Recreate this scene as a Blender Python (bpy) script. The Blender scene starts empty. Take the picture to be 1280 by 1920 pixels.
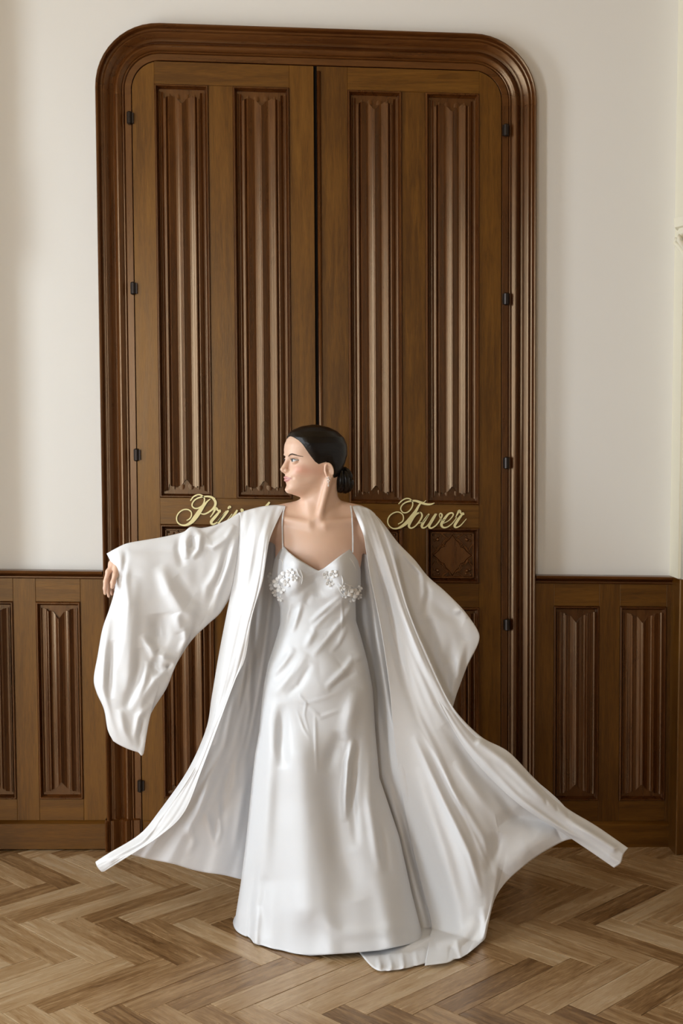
import bpy, bmesh, math, random
import numpy as np
from mathutils import Vector, Matrix

# ------------------------------------------------------------------ camera, world, lights, exposure
SC = bpy.context.scene
COL = SC.collection
FPX, CAM_H, CAM_D = 2300.0, 1.70, 5.08
PITCH, YAW = 0.0575, -0.0184          # radians: looking a touch down and to the right
cp, sp, cy_, sy_ = math.cos(PITCH), math.sin(PITCH), math.cos(YAW), math.sin(YAW)
_Rx = np.array([[1, 0, 0], [0, cp, -sp], [0, sp, cp]])
_Ry = np.array([[cy_, 0, sy_], [0, 1, 0], [-sy_, 0, cy_]])
_M = _Rx @ _Ry                         # world (X, down, depth) -> camera (right, down, forward)
_A = np.array([[1, 0, 0], [0, 0, -1], [0, 1, 0]])   # world XYZ -> (X, down, depth)
W2C = _M @ _A
CAM = np.array([0.0, -CAM_D, CAM_H])
cam_data = bpy.data.cameras.new('camera')
cam = bpy.data.objects.new('camera', cam_data)
COL.objects.link(cam)
cam_data.sensor_fit = 'VERTICAL'
cam_data.sensor_height = 36.0
cam_data.lens = FPX / 1920 * 36.0
cam_data.clip_start = 0.05
_r, _d, _f = W2C[0], W2C[1], W2C[2]
cam.matrix_world = Matrix(((_r[0], -_d[0], -_f[0], CAM[0]), (_r[1], -_d[1], -_f[1], CAM[1]), (_r[2], -_d[2], -_f[2], CAM[2]), (0, 0, 0, 1)))
SC.camera = cam

world = bpy.data.worlds.new('world')
SC.world = world
world.use_nodes = True
world.node_tree.nodes['Background'].inputs[0].default_value = (0.80, 0.88, 1.0, 1)
world.node_tree.nodes['Background'].inputs[1].default_value = 1.0

def area_light(name, loc, aim, sx, sz, power, color, spread=180):
    ld = bpy.data.lights.new(name, 'AREA')
    ld.shape = 'RECTANGLE'; ld.size = sx; ld.size_y = sz
    ld.energy = power; ld.color = color; ld.spread = math.radians(spread)
    o = bpy.data.objects.new(name, ld); COL.objects.link(o)
    o.location = loc
    o.rotation_euler = (Vector(aim) - Vector(loc)).to_track_quat('-Z', 'Y').to_euler()
    return o
# window daylight by the door, then added fills: front-left and behind the camera
area_light('window_and_fill_light', (-3.45, -1.85, 1.80), (0.0, -1.85, 1.80), 0.86, 3.0, 100, (0.83, 0.92, 1.0))
area_light('window_and_fill_light', (-3.45, -4.45, 1.80), (0.0, -4.45, 1.80), 1.1, 3.0, 165, (0.83, 0.92, 1.0))
area_light('window_and_fill_light', (-2.58, -10.65, 2.2), (-1.4, 0, 1.6), 1.0, 2.6, 105, (0.95, 0.965, 1.0))  # added fill, placed to put a sheen on the left door leaf

SC.view_settings.view_transform = 'Standard'
SC.view_settings.look = 'None'
SC.view_settings.gamma = 1.0
SC.view_settings.use_curve_mapping = False
SC.view_settings.exposure = 0.0

# ------------------------------------------------------------------ pixel helpers (1280 x 1920 frame)
def ray(px, py):
    return W2C.T @ np.array([px - 640.0, py - 960.0, FPX])
def P(px, py, Y):
    d = ray(px, py); t = (Y - CAM[1]) / d[1]
    return CAM + d * t
def PF(px, py, Z=0.0):
    d = ray(px, py); t = (Z - CAM[2]) / d[2]
    return CAM + d * t
def Pn(px, py, Y):                     # vectorised P
    px, py, Y = np.broadcast_arrays(np.asarray(px, float), np.asarray(py, float), np.asarray(Y, float))
    v = np.stack([px - 640.0, py - 960.0, np.full(px.shape, FPX)], -1) @ W2C
    t = (Y - CAM[1]) / v[..., 1]
    return CAM + v * t[..., None]

# ------------------------------------------------------------------ object helpers
def tag(o, label=None, cat=None, group=None, kind=None):
    if label: o['label'] = label
    if cat: o['category'] = cat
    if group: o['group'] = group
    if kind: o['kind'] = kind
    return o
def empty(name, loc=(0, 0, 0), parent=None):
    o = bpy.data.objects.new(name, None); COL.objects.link(o); o.location = loc
    o.empty_display_size = 0.1
    if parent:
        o.parent = parent; o.matrix_parent_inverse = Matrix.Translation(-Vector(parent.location))
    return o
def link_mesh(name, me, mat, parent=None, smooth=False):
    o = bpy.data.objects.new(name, me); COL.objects.link(o)
    if mat is not None and not me.materials: me.materials.append(mat)
    if smooth: me.polygons.foreach_set('use_smooth', [True] * len(me.polygons))
    if parent:
        o.parent = parent
        o.matrix_parent_inverse = Matrix.Translation(-Vector(parent.location))
    return o
def mesh_np(name, V, F, mat, parent=None, smooth=True):
    me = bpy.data.meshes.new(name)
    me.from_pydata([tuple(v) for v in V], [], [tuple(int(i) for i in f) for f in F])
    me.update()
    return link_mesh(name, me, mat, parent, smooth)
class MB:
    """collects boxes, sweeps and prisms into one mesh"""
    def __init__(self): self.v = []; self.f = []
    def add(self, V, F):
        n = len(self.v); self.v += [tuple(map(float, p)) for p in V]; self.f += [tuple(int(i) + n for i in f) for f in F]
    def box(self, x0, x1, y0, y1, z0, z1, b=0.0):
        if b <= 0:
            V = [(x, y, z) for x in (x0, x1) for y in (y0, y1) for z in (z0, z1)]
            F = [(0, 1, 3, 2), (4, 6, 7, 5), (0, 4, 5, 1), (2, 3, 7, 6), (0, 2, 6, 4), (1, 5, 7, 3)]
            self.add(V, F); return
        # front-bevelled box: front face (y0) is inset by b
        V = [(x0, y1, z0), (x1, y1, z0), (x1, y1, z1), (x0, y1, z1),
             (x0, y0 + b, z0), (x1, y0 + b, z0), (x1, y0 + b, z1), (x0, y0 + b, z1),
             (x0 + b, y0, z0 + b), (x1 - b, y0, z0 + b), (x1 - b, y0, z1 - b), (x0 + b, y0, z1 - b)]
        F = [(0, 3, 2, 1), (8, 9, 10, 11)]
        for i in range(4):
            j = (i + 1) % 4
            F += [(i, j, 4 + j, 4 + i), (4 + i, 4 + j, 8 + j, 8 + i)]
        self.add(V, F)
    def tube(self, pts, r, n=8, caps=True):
        pts = [Vector(p) for p in pts]
        rs = r if hasattr(r, '__len__') else [r] * len(pts)
        base = len(self.v); up = None
        for i, p in enumerate(pts):
            t = (pts[min(i + 1, len(pts) - 1)] - pts[max(i - 1, 0)]).normalized()
            if up is None:
                a = Vector((0, 0, 1)) if abs(t.z) < .9 else Vector((1, 0, 0))
                up = (a - t * a.dot(t)).normalized()
            else:
                up = (up - t * up.dot(t)).normalized()
            s = t.cross(up)
            for k in range(n):
                an = 2 * math.pi * k / n
                self.v.append(tuple(p + (up * math.cos(an) + s * math.sin(an)) * rs[i]))
        for i in range(len(pts) - 1):
            for k in range(n):
                a = base + i * n + k; b = base + i * n + (k + 1) % n
                self.f.append((a, b, b + n, a + n))
        if caps:
            self.f.append(tuple(base + k for k in range(n))[::-1])
            self.f.append(tuple(base + (len(pts) - 1) * n + k for k in range(n)))
    def build(self, name, mat, parent=None, smooth=False, warp=None):
        V = self.v
        if warp: V = [warp(*p) for p in V]
        me = bpy.data.meshes.new(name); me.from_pydata(V, [], self.f); me.update()
        bm = bmesh.new(); bm.from_mesh(me); bmesh.ops.recalc_face_normals(bm, faces=bm.faces); bm.to_mesh(me); bm.free()
        return link_mesh(name, me, mat, parent, smooth)

# ------------------------------------------------------------------ materials
def new_mat(name):
    m = bpy.data.materials.new(name); m.use_nodes = True
    nt = m.node_tree; return m, nt, nt.nodes['Principled BSDF']
def N(nt, t, **kw):
    n = nt.nodes.new(t)
    for k, v in kw.items(): setattr(n, k, v)
    return n
def ramp(nt, stops):
    r = N(nt, 'ShaderNodeValToRGB'); cr = r.color_ramp
    cr.elements[0].position = stops[0][0]; cr.elements[0].color = (*stops[0][1], 1)
    cr.elements[1].position = stops[-1][0]; cr.elements[1].color = (*stops[-1][1], 1)
    for p, c in stops[1:-1]:
        e = cr.elements.new(p); e.color = (*c, 1)
    return r
def plain(name, col, rough=0.5, metal=0.0, bump=0.0, bscale=60):
    m, nt, b = new_mat(name)
    b.inputs['Base Color'].default_value = (*col, 1)
    b.inputs['Roughness'].default_value = rough
    b.inputs['Metallic'].default_value = metal
    tc = N(nt, 'ShaderNodeTexCoord'); no = N(nt, 'ShaderNodeTexNoise'); no.inputs['Scale'].default_value = bscale
    nt.links.new(tc.outputs['Object'], no.inputs['Vector'])
    if bump:
        bp = N(nt, 'ShaderNodeBump'); bp.inputs['Strength'].default_value = bump; bp.inputs['Distance'].default_value = 0.002
        nt.links.new(no.outputs[0], bp.inputs['Height']); nt.links.new(bp.outputs[0], b.inputs['Normal'])
    return m
def wood(name, stops, stretch, scale=9.0, rough=(0.25, 0.45), bump=0.12, vary=0.25, coat=0.0):
    m, nt, b = new_mat(name)
    L = nt.links.new
    tc = N(nt, 'ShaderNodeTexCoord'); oi = N(nt, 'ShaderNodeObjectInfo')
    off = N(nt, 'ShaderNodeVectorMath', operation='SCALE'); off.inputs[3].default_value = 37.0
    cmb = N(nt, 'ShaderNodeCombineXYZ')
    for i in range(3): L(oi.outputs['Random'], cmb.inputs[i])
    L(cmb.outputs[0], off.inputs[0])
    add = N(nt, 'ShaderNodeVectorMath', operation='ADD')
    L(tc.outputs['Object'], add.inputs[0]); L(off.outputs[0], add.inputs[1])
    mp = N(nt, 'ShaderNodeMapping'); mp.inputs['Scale'].default_value = stretch
    L(add.outputs[0], mp.inputs[0])
    n1 = N(nt, 'ShaderNodeTexNoise'); n1.inputs['Scale'].default_value = scale; n1.inputs['Detail'].default_value = 8; n1.inputs['Distortion'].default_value = 0.6
    n2 = N(nt, 'ShaderNodeTexNoise'); n2.inputs['Scale'].default_value = scale * 7; n2.inputs['Detail'].default_value = 5
    n3 = N(nt, 'ShaderNodeTexNoise'); n3.inputs['Scale'].default_value = 1.6; n3.inputs['Detail'].default_value = 2
    L(mp.outputs[0], n1.inputs['Vector']); L(mp.outputs[0], n2.inputs['Vector']); L(add.outputs[0], n3.inputs['Vector'])
    a1 = N(nt, 'ShaderNodeMath', operation='MULTIPLY_ADD'); a1.inputs[1].default_value = 0.35; L(n2.outputs[0], a1.inputs[0]); 
    a0 = N(nt, 'ShaderNodeMath', operation='MULTIPLY'); a0.inputs[1].default_value = 0.45; L(n1.outputs[0], a0.inputs[0]); L(a0.outputs[0], a1.inputs[2])
    a2 = N(nt, 'ShaderNodeMath', operation='MULTIPLY_ADD'); a2.inputs[1].default_value = 0.25; L(n3.outputs[0], a2.inputs[0]); L(a1.outputs[0], a2.inputs[2])
    a3 = N(nt, 'ShaderNodeMath', operation='MULTIPLY_ADD'); a3.inputs[1].default_value = vary; L(oi.outputs['Random'], a3.inputs[0]); L(a2.outputs[0], a3.inputs[2])
    a4 = N(nt, 'ShaderNodeMath', operation='SUBTRACT'); a4.inputs[1].default_value = vary * 0.5; L(a3.outputs[0], a4.inputs[0])
    r = ramp(nt, stops); L(a4.outputs[0], r.inputs[0]); L(r.outputs[0], b.inputs['Base Color'])
    mr = N(nt, 'ShaderNodeMapRange'); mr.inputs['To Min'].default_value = rough[0]; mr.inputs['To Max'].default_value = rough[1]
    L(n1.outputs[0], mr.inputs[0]); L(mr.outputs[0], b.inputs['Roughness'])
    bp = N(nt, 'ShaderNodeBump'); bp.inputs['Strength'].default_value = bump; bp.inputs['Distance'].default_value = 0.0015
    L(n2.outputs[0], bp.inputs['Height']); L(bp.outputs[0], b.inputs['Normal'])
    b.inputs['Specular IOR Level'].default_value = 0.95; b.inputs['Specular Tint'].default_value = (1.0, 0.66, 0.36, 1)
    b.inputs['Coat Weight'].default_value = coat; b.inputs['Coat Roughness'].default_value = 0.25
    return m
OAK = [(0.30, (0.026, 0.0070, 0.0006)), (0.46, (0.056, 0.0185, 0.0012)), (0.56, (0.092, 0.0335, 0.0024)), (0.76, (0.150, 0.062, 0.0060))]
OAK_D = [(0.30, (0.024, 0.0050, 0.0008)), (0.48, (0.048, 0.0120, 0.0018)), (0.58, (0.074, 0.0215, 0.0034)), (0.78, (0.120, 0.042, 0.008))]
M_WV = wood('oak_vertical_grain', OAK, (5, 5, 0.35), rough=(0.27, 0.38), vary=0.10)
M_WH = wood('oak_horizontal_grain', OAK, (0.35, 5, 5), rough=(0.27, 0.38), vary=0.10)
M_WP = wood('oak_carved_polished', OAK_D, (5, 5, 0.4), rough=(0.22, 0.36), vary=0.12, coat=0.12)
M_WPH = wood('oak_moulding_polished_across', OAK_D, (0.4, 5, 5), rough=(0.22, 0.36), vary=0.12, coat=0.12)
FLR = [(0.30, (0.11, 0.055, 0.021)), (0.42, (0.235, 0.132, 0.056)), (0.52, (0.36, 0.225, 0.110)), (0.64, (0.48, 0.335, 0.19)), (0.80, (0.58, 0.46, 0.31))]
M_FL = wood('floor_oak_planks', FLR, (0.6, 7, 7), scale=6.0, rough=(0.16, 0.36), bump=0.15, vary=0.24)
M_PLASTER = plain('warm_white_plaster', (0.79, 0.762, 0.715), 0.75, bump=0.05, bscale=25)
M_CEIL = plain('warm_bounce_ceiling', (0.62, 0.44, 0.22), 0.7)  # warm colour chosen to bounce a warm tint onto the upper wall
M_STONE = plain('cream_painted_stone', (0.80, 0.75, 0.60), 0.6, bump=0.1, bscale=80)
M_IRON = plain('dark_hinge_iron', (0.03, 0.022, 0.018), 0.35, 0.7)
M_BRASS = plain('pale_gold_letter', (0.84, 0.74, 0.38), 0.45, 0.2)
M_DARK = plain('dark_gap', (0.006, 0.004, 0.003), 0.9)
def satin(name, col, rough=0.34, transl=0.0, bump=0.15, sheen=0.3, spec=0.5):
    m, nt, b = new_mat(name); L = nt.links.new
    b.inputs['Base Color'].default_value = (*col, 1)
    b.inputs['Roughness'].default_value = rough
    b.inputs['Specular IOR Level'].default_value = spec
    b.inputs['Sheen Weight'].default_value = sheen; b.inputs['Sheen Roughness'].default_value = 0.4
    tc = N(nt, 'ShaderNodeTexCoord'); no = N(nt, 'ShaderNodeTexNoise'); no.inputs['Scale'].default_value = 9; no.inputs['Detail'].default_value = 2
    L(tc.outputs['Object'], no.inputs['Vector'])
    bp = N(nt, 'ShaderNodeBump'); bp.inputs['Strength'].default_value = bump; bp.inputs['Distance'].default_value = 0.02
    L(no.outputs[0], bp.inputs['Height']); L(bp.outputs[0], b.inputs['Normal'])
    if transl > 0:
        tr = N(nt, 'ShaderNodeBsdfTranslucent'); tr.inputs[0].default_value = (*col, 1)
        mx = N(nt, 'ShaderNodeMixShader'); mx.inputs[0].default_value = transl
        L(b.outputs[0], mx.inputs[1]); L(tr.outputs[0], mx.inputs[2]); L(mx.outputs[0], nt.nodes['Material Output'].inputs[0])
    return m
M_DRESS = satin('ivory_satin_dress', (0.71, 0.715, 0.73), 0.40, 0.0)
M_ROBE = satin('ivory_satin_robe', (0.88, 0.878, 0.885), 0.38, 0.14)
M_ROBE_IN = satin('ivory_satin_robe_lit_inside', (0.95, 0.95, 0.97), 0.40, 0.08)  # robe satin with colour raised to put in light coming through the cloth
M_LACE = plain('white_lace_petal', (0.88, 0.875, 0.87), 0.6)

# ------------------------------------------------------------------ room shell
XL, XR, YB, ZC = -3.20, 5.20, -10.5, 4.35      # left wall, right wall, wall behind the camera, ceiling
def shell(name, boxes, mat, label, cat):
    mb = MB()
    for b in boxes: mb.box(*b)
    return tag(mb.build(name, mat), label, cat, kind='structure')
shell('wall_back', [(XL - .3, XR + .3, 0.0, 0.25, 0.0, ZC)], M_PLASTER, 'warm white plastered wall behind the tall wooden double door', 'wall')
WZ0, WZ1 = 0.28, 3.35
wins = [(-2.30, -1.40), (-5.00, -3.90)]  # the opening further from the door is added for front-left fill
segs = []; y = YB
for (a, b) in sorted(wins):
    segs.append((XL - .35, XL, y, a, 0, ZC)); segs.append((XL - .35, XL, a, b, 0, WZ0)); segs.append((XL - .35, XL, a, b, WZ1, ZC)); y = b
segs.append((XL - .35, XL, y, 0.0, 0, ZC))
shell('wall_left', segs, M_PLASTER, 'plastered side wall with a tall window and an added fill opening, out of view on the left', 'wall')
shell('wall_right', [(XR, XR + .3, YB, 0.0, 0, ZC)], M_PLASTER, 'plastered side wall out of view on the right', 'wall')
shell('wall_front', [(XL - .3, -3.12, YB - .3, YB, 0, ZC), (-2.02, XR + .3, YB - .3, YB, 0, ZC), (-3.12, -2.02, YB - .3, YB, 0, .85), (-3.12, -2.02, YB - .3, YB, 3.5, ZC)], M_PLASTER, 'plastered wall behind the camera with an opening added for fill light', 'wall')  # unseen opening added for the fill light outside it
shell('ceiling', [(XL - .3, XR + .3, YB - .3, .25, ZC, ZC + .2)], M_CEIL, 'unseen ceiling above the frame, warm toned for bounce light', 'ceiling')
for i, (a, b) in enumerate(wins):
    e = MB(); x = XL - .22; w = .045
    e.box(x, x + .06, a, a + w, WZ0, WZ1); e.box(x, x + .06, b - w, b, WZ0, WZ1)
    e.box(x, x + .06, a + w, b - w, WZ0, WZ0 + w); e.box(x, x + .06, a + w, b - w, WZ1 - w, WZ1)
    tag(e.build('window_%d' % (i + 1), M_STONE), ['tall narrow window frame in the left wall nearest the door', 'tall window frame added in the left wall for the front-left fill'][i], 'window', kind='structure')

# ------------------------------------------------------------------ floor: herringbone parquet, every plank an object
floor = MB(); floor.box(XL - .3, XR + .3, YB - .3, .2, -.06, -.012)
floor = tag(floor.build('floor', M_DARK), 'oak herringbone parquet floor in worn honey brown', 'floor', kind='structure')
PA, PL = 0.0958, 0.479
def plank_mesh(var):
    g = 0.0008; b = 0.0006; rnd = random.Random(var)
    mb = MB(); dz = rnd.uniform(0, .0008)
    x0, x1, y0, y1 = g, PL - g, g, PA - g
    V = [(x0, y0, -.014), (x1, y0, -.014), (x1, y1, -.014), (x0, y1, -.014),
         (x0, y0, -b + dz), (x1, y0, -b + dz), (x1, y1, -b + dz), (x0, y1, -b + dz),
         (x0 + b, y0 + b, dz), (x1 - b, y0 + b, dz), (x1 - b, y1 - b, dz), (x0 + b, y1 - b, dz)]
    F = [(0, 3, 2, 1), (8, 9, 10, 11)]
    for i in range(4):
        j = (i + 1) % 4; F += [(i, j, 4 + j, 4 + i), (4 + i, 4 + j, 8 + j, 8 + i)]
    me = bpy.data.meshes.new('plank'); me.from_pydata(V, [], F); me.update(); me.materials.append(M_FL); return me
plank_me = [plank_mesh(i) for i in range(4)]
PHI = math.radians(45) - 0.024
sd = Vector((math.cos(PHI), math.sin(PHI))); td = Vector((-math.sin(PHI), math.cos(PHI)))
tip = PF(377, 1794); ORG = Vector((tip[0], tip[1])) - sd * (PL + PA)
rest = MB(); placed = []
for m in range(-9, 6):
    for j in range(-60, 60):
        for kind in (0, 1):
            s = j * PA + m * PL + (PL + PA if kind else 0); t = -j * PA + m * PL
            o = ORG + sd * s + td * t
            c = o + (sd * PL / 2 + td * PA / 2 if kind == 0 else td * PL / 2 - sd * PA / 2)
            if not (XL - .2 < c.x < XR + .2 and -6.6 < c.y < .12): continue
            v = W2C @ (np.array([c.x, c.y, 0]) - CAM)
            px = 640 + FPX * v[0] / max(v[2], .01); py = 960 + FPX * v[1] / max(v[2], .01)
            vis = v[2] > 0 and -90 < px < 1370 and py < 2010
            placed.append((vis, kind, o, c))
rnd = random.Random(5)
for vis, kind, o, c in placed:
    ang = PHI if kind == 0 else PHI + math.pi / 2
    if vis:
        ob = bpy.data.objects.new('plank', rnd.choice(plank_me)); COL.objects.link(ob)
        ob.parent = floor; ob.matrix_parent_inverse = Matrix.Translation((0, 0, 0))
        ob.location = (o.x, o.y, 0); ob.rotation_euler = (0, 0, ang)
    else:
        R = Matrix.Rotation(ang, 3, 'Z')
        src = plank_me[0]
        rest.add([R @ v.co + Vector((o.x, o.y, 0)) for v in src.vertices], [tuple(p.vertices) for p in src.polygons])
rp = rest.build('distant_planks', M_FL, floor); rp['kind'] = 'stuff'

# ------------------------------------------------------------------ the panelled wall: ideal rectangle -> real, slightly racked joinery
YD = -0.06
q = [P(174.8, 36.7, YD), P(1008, 64.2, YD), P(1003.6, 1596.4, YD), P(200.1, 1597.7, YD)]     # outer corners of the door frame
DW, DH = 1.815, 3.43
ideal = [(-DW / 2, DH), (DW / 2, DH), (DW / 2, 0), (-DW / 2, 0)]
def homography(src, dst):
    A = []; B = []
    for (u, v), (x, z) in zip(src, dst):
        A.append([u, v, 1, 0, 0, 0, -u * x, -v * x]); B.append(x)
        A.append([0, 0, 0, u, v, 1, -u * z, -v * z]); B.append(z)
    h = np.linalg.solve(np.array(A), np.array(B)); return np.append(h, 1).reshape(3, 3)
HM = homography(ideal, [(a[0], a[2]) for a in q]); HI = np.linalg.inv(HM)
def warp(u, y, v):
    w = HM @ np.array([u, v, 1.0]); return (w[0] / w[2], y, w[1] / w[2])
def I(px, py, Y=YD):
    a = P(px, py, Y); w = HI @ np.array([a[0], a[2], 1.0]); return (w[0] / w[2], w[1] / w[2])
def wb(name, mb, mat, parent, smooth=False): return mb.build(name, mat, parent, smooth, warp)
LEAF_Y = -0.022     # front face of the door leaves

def moulding(name, u0, u1, v0, v1, y, parent, w=0.016, mat=None):
    """mitred bolection moulding around a sunk panel, profile across w"""
    prof = [(0, 0.0), (0.0, -.004), (.25, -.0085), (.45, -.0085), (.62, -.003), (.70, .004), (1.0, .012), (1.0, .020)]
    V = []; F = []
    for (t, h) in prof:
        d = t * w
        V += [(u0 + d, y + h, v0 + d), (u1 - d, y + h, v0 + d), (u1 - d, y + h, v1 - d), (u0 + d, y + h, v1 - d)]
    for i in range(len(prof) - 1):
        for k in range(4):
            a = i * 4 + k; b = i * 4 + (k + 1) % 4; F.append((a, b, b + 4, a + 4))
    mb = MB(); mb.add(V, F)
    return wb(name, mb, mat or M_WP, parent)
# linenfold height profile: (fraction across, height)
def fold_profile(kind):
    if kind == 'big':
        half = [(0.0, .0065), (.015, .006), (.035, .0015), (.045, .0012), (.06, .003), (.10, .0085), (.135, .0130), (.150, .0138), (.162, .0125), (.178, .0055), (.186, .0055), (.198, .0125), (.212, .0148), (.228, .0142), (.27, .0105), (.32, .0062),
                (.355, .0048), (.39, .0056), (.43, .0088), (.465, .0132), (.490, .0172), (.50, .0180)]
    else:
        half = [(0.0, .0065), (.02, .006), (.05, .0015), (.10, .002), (.15, .006), (.20, .0115), (.225, .0135), (.24, .0125), (.265, .005), (.30, .003), (.35, .0035), (.41, .0070), (.46, .0125), (.49, .0168), (.50, .0175)]
    return half + [(1 - a, h) for a, h in half[-2::-1]]
def linenfold(u0, u1, v0, v1, yg, parent, kind='big', cut=0.030, scale=1.0):
    """carved linenfold panel: ground board, folded cloth with cut hems, scrolled under-layer"""
    prof = fold_profile(kind); W = u1 - u0
    g = MB(); g.box(u0, u1, yg, yg + .003, v0, v1)
    ends = 0.035 * (1.0 if kind == 'big' else .9)
    def hem(f):                     # how far the cloth stops short of the board end
        a = abs(f - .5)
        if kind == 'big':
            pts = [(0, cut + .030), (.03, cut + .026), (.10, cut + .008), (.195, cut), (.215, cut - .004), (.25, cut + .004), (.30, cut), (.33, cut + .002), (.385, cut + .012), (.40, cut - .016), (.5, cut - .022)]
        else:
            pts = [(0, cut + .030), (.03, cut + .026), (.14, cut + .002), (.25, cut - .004), (.28, cut), (.31, cut - .010), (.5, cut - .016)]
        xs = [p[0] for p in pts]; ys = [p[1] for p in pts]; return float(np.interp(a, xs, ys))
    _p = np.array(prof); fr = []
    for f in sorted(set(np.round(np.concatenate([np.linspace(0, 1, 90 if kind == 'big' else 60), _p[:, 0]]), 4))):
        fr.append((f, float(np.interp(f, _p[:, 0], _p[:, 1]))))
    hh = np.array([h for _, h in fr]); ff = np.array([f for f, _ in fr])
    hh = np.array([np.sum(hh * np.exp(-((ff - f) / .0055) ** 2)) / np.sum(np.exp(-((ff - f) / .0055) ** 2)) for f in ff]); fr = list(zip(ff, hh))
    rows = []
    for (f, h) in fr:
        u = u0 + f * W; e = hem(f); h *= scale
        rows.append([(u, yg, v0 + e), (u, yg - h, v0 + e), (u, yg - h, v1 - e), (u, yg, v1 - e)])
    V = [p for r in rows for p in r]; F = []
    for i in range(len(rows) - 1):
        for k in range(3): F.append((i * 4 + k, i * 4 + k + 1, i * 4 + 4 + k + 1, i * 4 + 4 + k))
    g.add(V, F)
    # scrolled lower layer that peeks out below each hollow
    if kind == 'big':
        for c0, c1 in ((.335, .46), (.54, .665), (.195, .26), (.74, .805)):
            for end in (0, 1):
                vb = v0 + cut - .013 if end == 0 else v1 - cut + .013; sg = 1 if end == 0 else -1
                n = 8; top = []; bot = []
                for i in range(n + 1):
                    f = c0 + (c1 - c0) * i / n; x = u0 + f * W; k = math.sin(math.pi * i / n) ** .5
                    bot.append((x, yg - .0015 - .002 * k, vb + sg * (1 - k) * .012)); top.append((x, yg - .0015 - .002 * k, vb + sg * .022))
                base = [(p[0], yg, p[2]) for p in bot]
                VV = base + bot + top; m = n + 1
                FF = []
                for i in range(n): FF += [(i, i + 1, m + i + 1, m + i), (m + i, m + i + 1, 2 * m + i + 1, 2 * m + i)]
                g.add(VV, FF)
    o = wb('linenfold_panel', g, M_WP, parent, True); o.data.set_sharp_from_angle(angle=math.radians(38)); return o

# ---- door frame (trim_1): one moulded profile swept up the left jamb, over the rounded head and down the right jamb
FRP = [(0, .0), (0, .022), (.0015, .024), (.026, .024), (.028, .020), (.030, .024), (.033, .0265), (.036, .0255), (.0375, .0225), (.040, .026), (.050, .034), (.055, .036), (.059, .035), (.070, .0265), (.074, .0165), (.080, .0130),
       (.086, .0150), (.092, .0200), (.104, .0330), (.109, .0365), (.113, .036), (.116, .034), (.120, .034), (.124, .037), (.126, .046), (.130, .055), (.135, .058), (.1395, .055), (.1425, .046), (.1425, 0.0)]
FW = 0.1425
def frame_path():
    pts = []; r = 0.265
    H, W2 = DH, DW / 2
    pts.append((-W2, 0.0, 1, 0)); pts.append((-W2, H - r - .02, 1, 0))
    for i in range(0, 13):
        a = math.pi / 2 * i / 12
        pts.append((-W2 + r - r * math.cos(a), H - r + r * math.sin(a), math.cos(a), -math.sin(a)))
    for i in range(12, -1, -1):
        a = math.pi / 2 * i / 12
        pts.append((W2 - r + r * math.cos(a), H - r + r * math.sin(a), -math.cos(a), -math.sin(a)))
    pts.append((W2, H - r - .02, -1, 0)); pts.append((W2, 0.0, -1, 0))
    return pts
trim = empty('trim_1', (0, 0, 0)); tag(trim, 'carved dark oak door surround with a round-cornered head and deep mouldings', 'door frame', kind='structure')
path = frame_path()
def sweep_frame(path, prof, closed_ends=True):
    mb = MB(); V = []; F = []; n = len(prof)
    for (u, v, nx, nz) in path:
        for (d, h) in prof: V.append((u + nx * (FW - d), -h, v + nz * (FW - d)))
    for i in range(len(path) - 1):
        for k in range(n - 1): a = i * n + k; F.append((a, a + 1, a + n + 1, a + n))
    mb.add(V, F); return mb
pl = path[:2]; hd = path[1:-1]; pr = path[-2:]
for nm_, pth_, mt_ in (('left_jamb', pl, M_WP), ('head_arch', hd, M_WPH), ('right_jamb', pr, M_WP)):
    o = wb(nm_, sweep_frame(pth_, FRP), mt_, trim, True); o.data.set_sharp_from_angle(angle=math.radians(35))
# plinth blocks at the feet of the jambs, same profile pushed out
for s, nm in ((-1, 'left_plinth'), (1, 'right_plinth')):
    pp = [(s * DW / 2 + s * .006, 0.0, -s, 0), (s * DW / 2 + s * .006, .128, -s, 0)]
    big = [(d, h + .012) if 0 < i < len(FRP) - 1 else (d, 0) for i, (d, h) in enumerate(FRP)]
    mb = sweep_frame(pp, big); n = len(big); pass
    mb.add([(u, y, v) for (u, y, v) in [(s * DW / 2 + s * .006 - s * (FW - d), -h, .128) for (d, h) in big]] + [(s * DW / 2 + s * .006 - s * (FW - d), -max(h - .014, 0), .134) for (d, h) in big],
           [(k, k + 1, n + k + 1, n + k) for k in range(n - 1)])
    wb(nm, mb, M_WP, trim)
dark = MB(); dark.box(-DW / 2 + FW - .01, DW / 2 - FW + .01, -.0022, -.0008, 0, DH - FW + .01)
wb('rebate_shadow_board', dark, M_DARK, trim)

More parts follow.
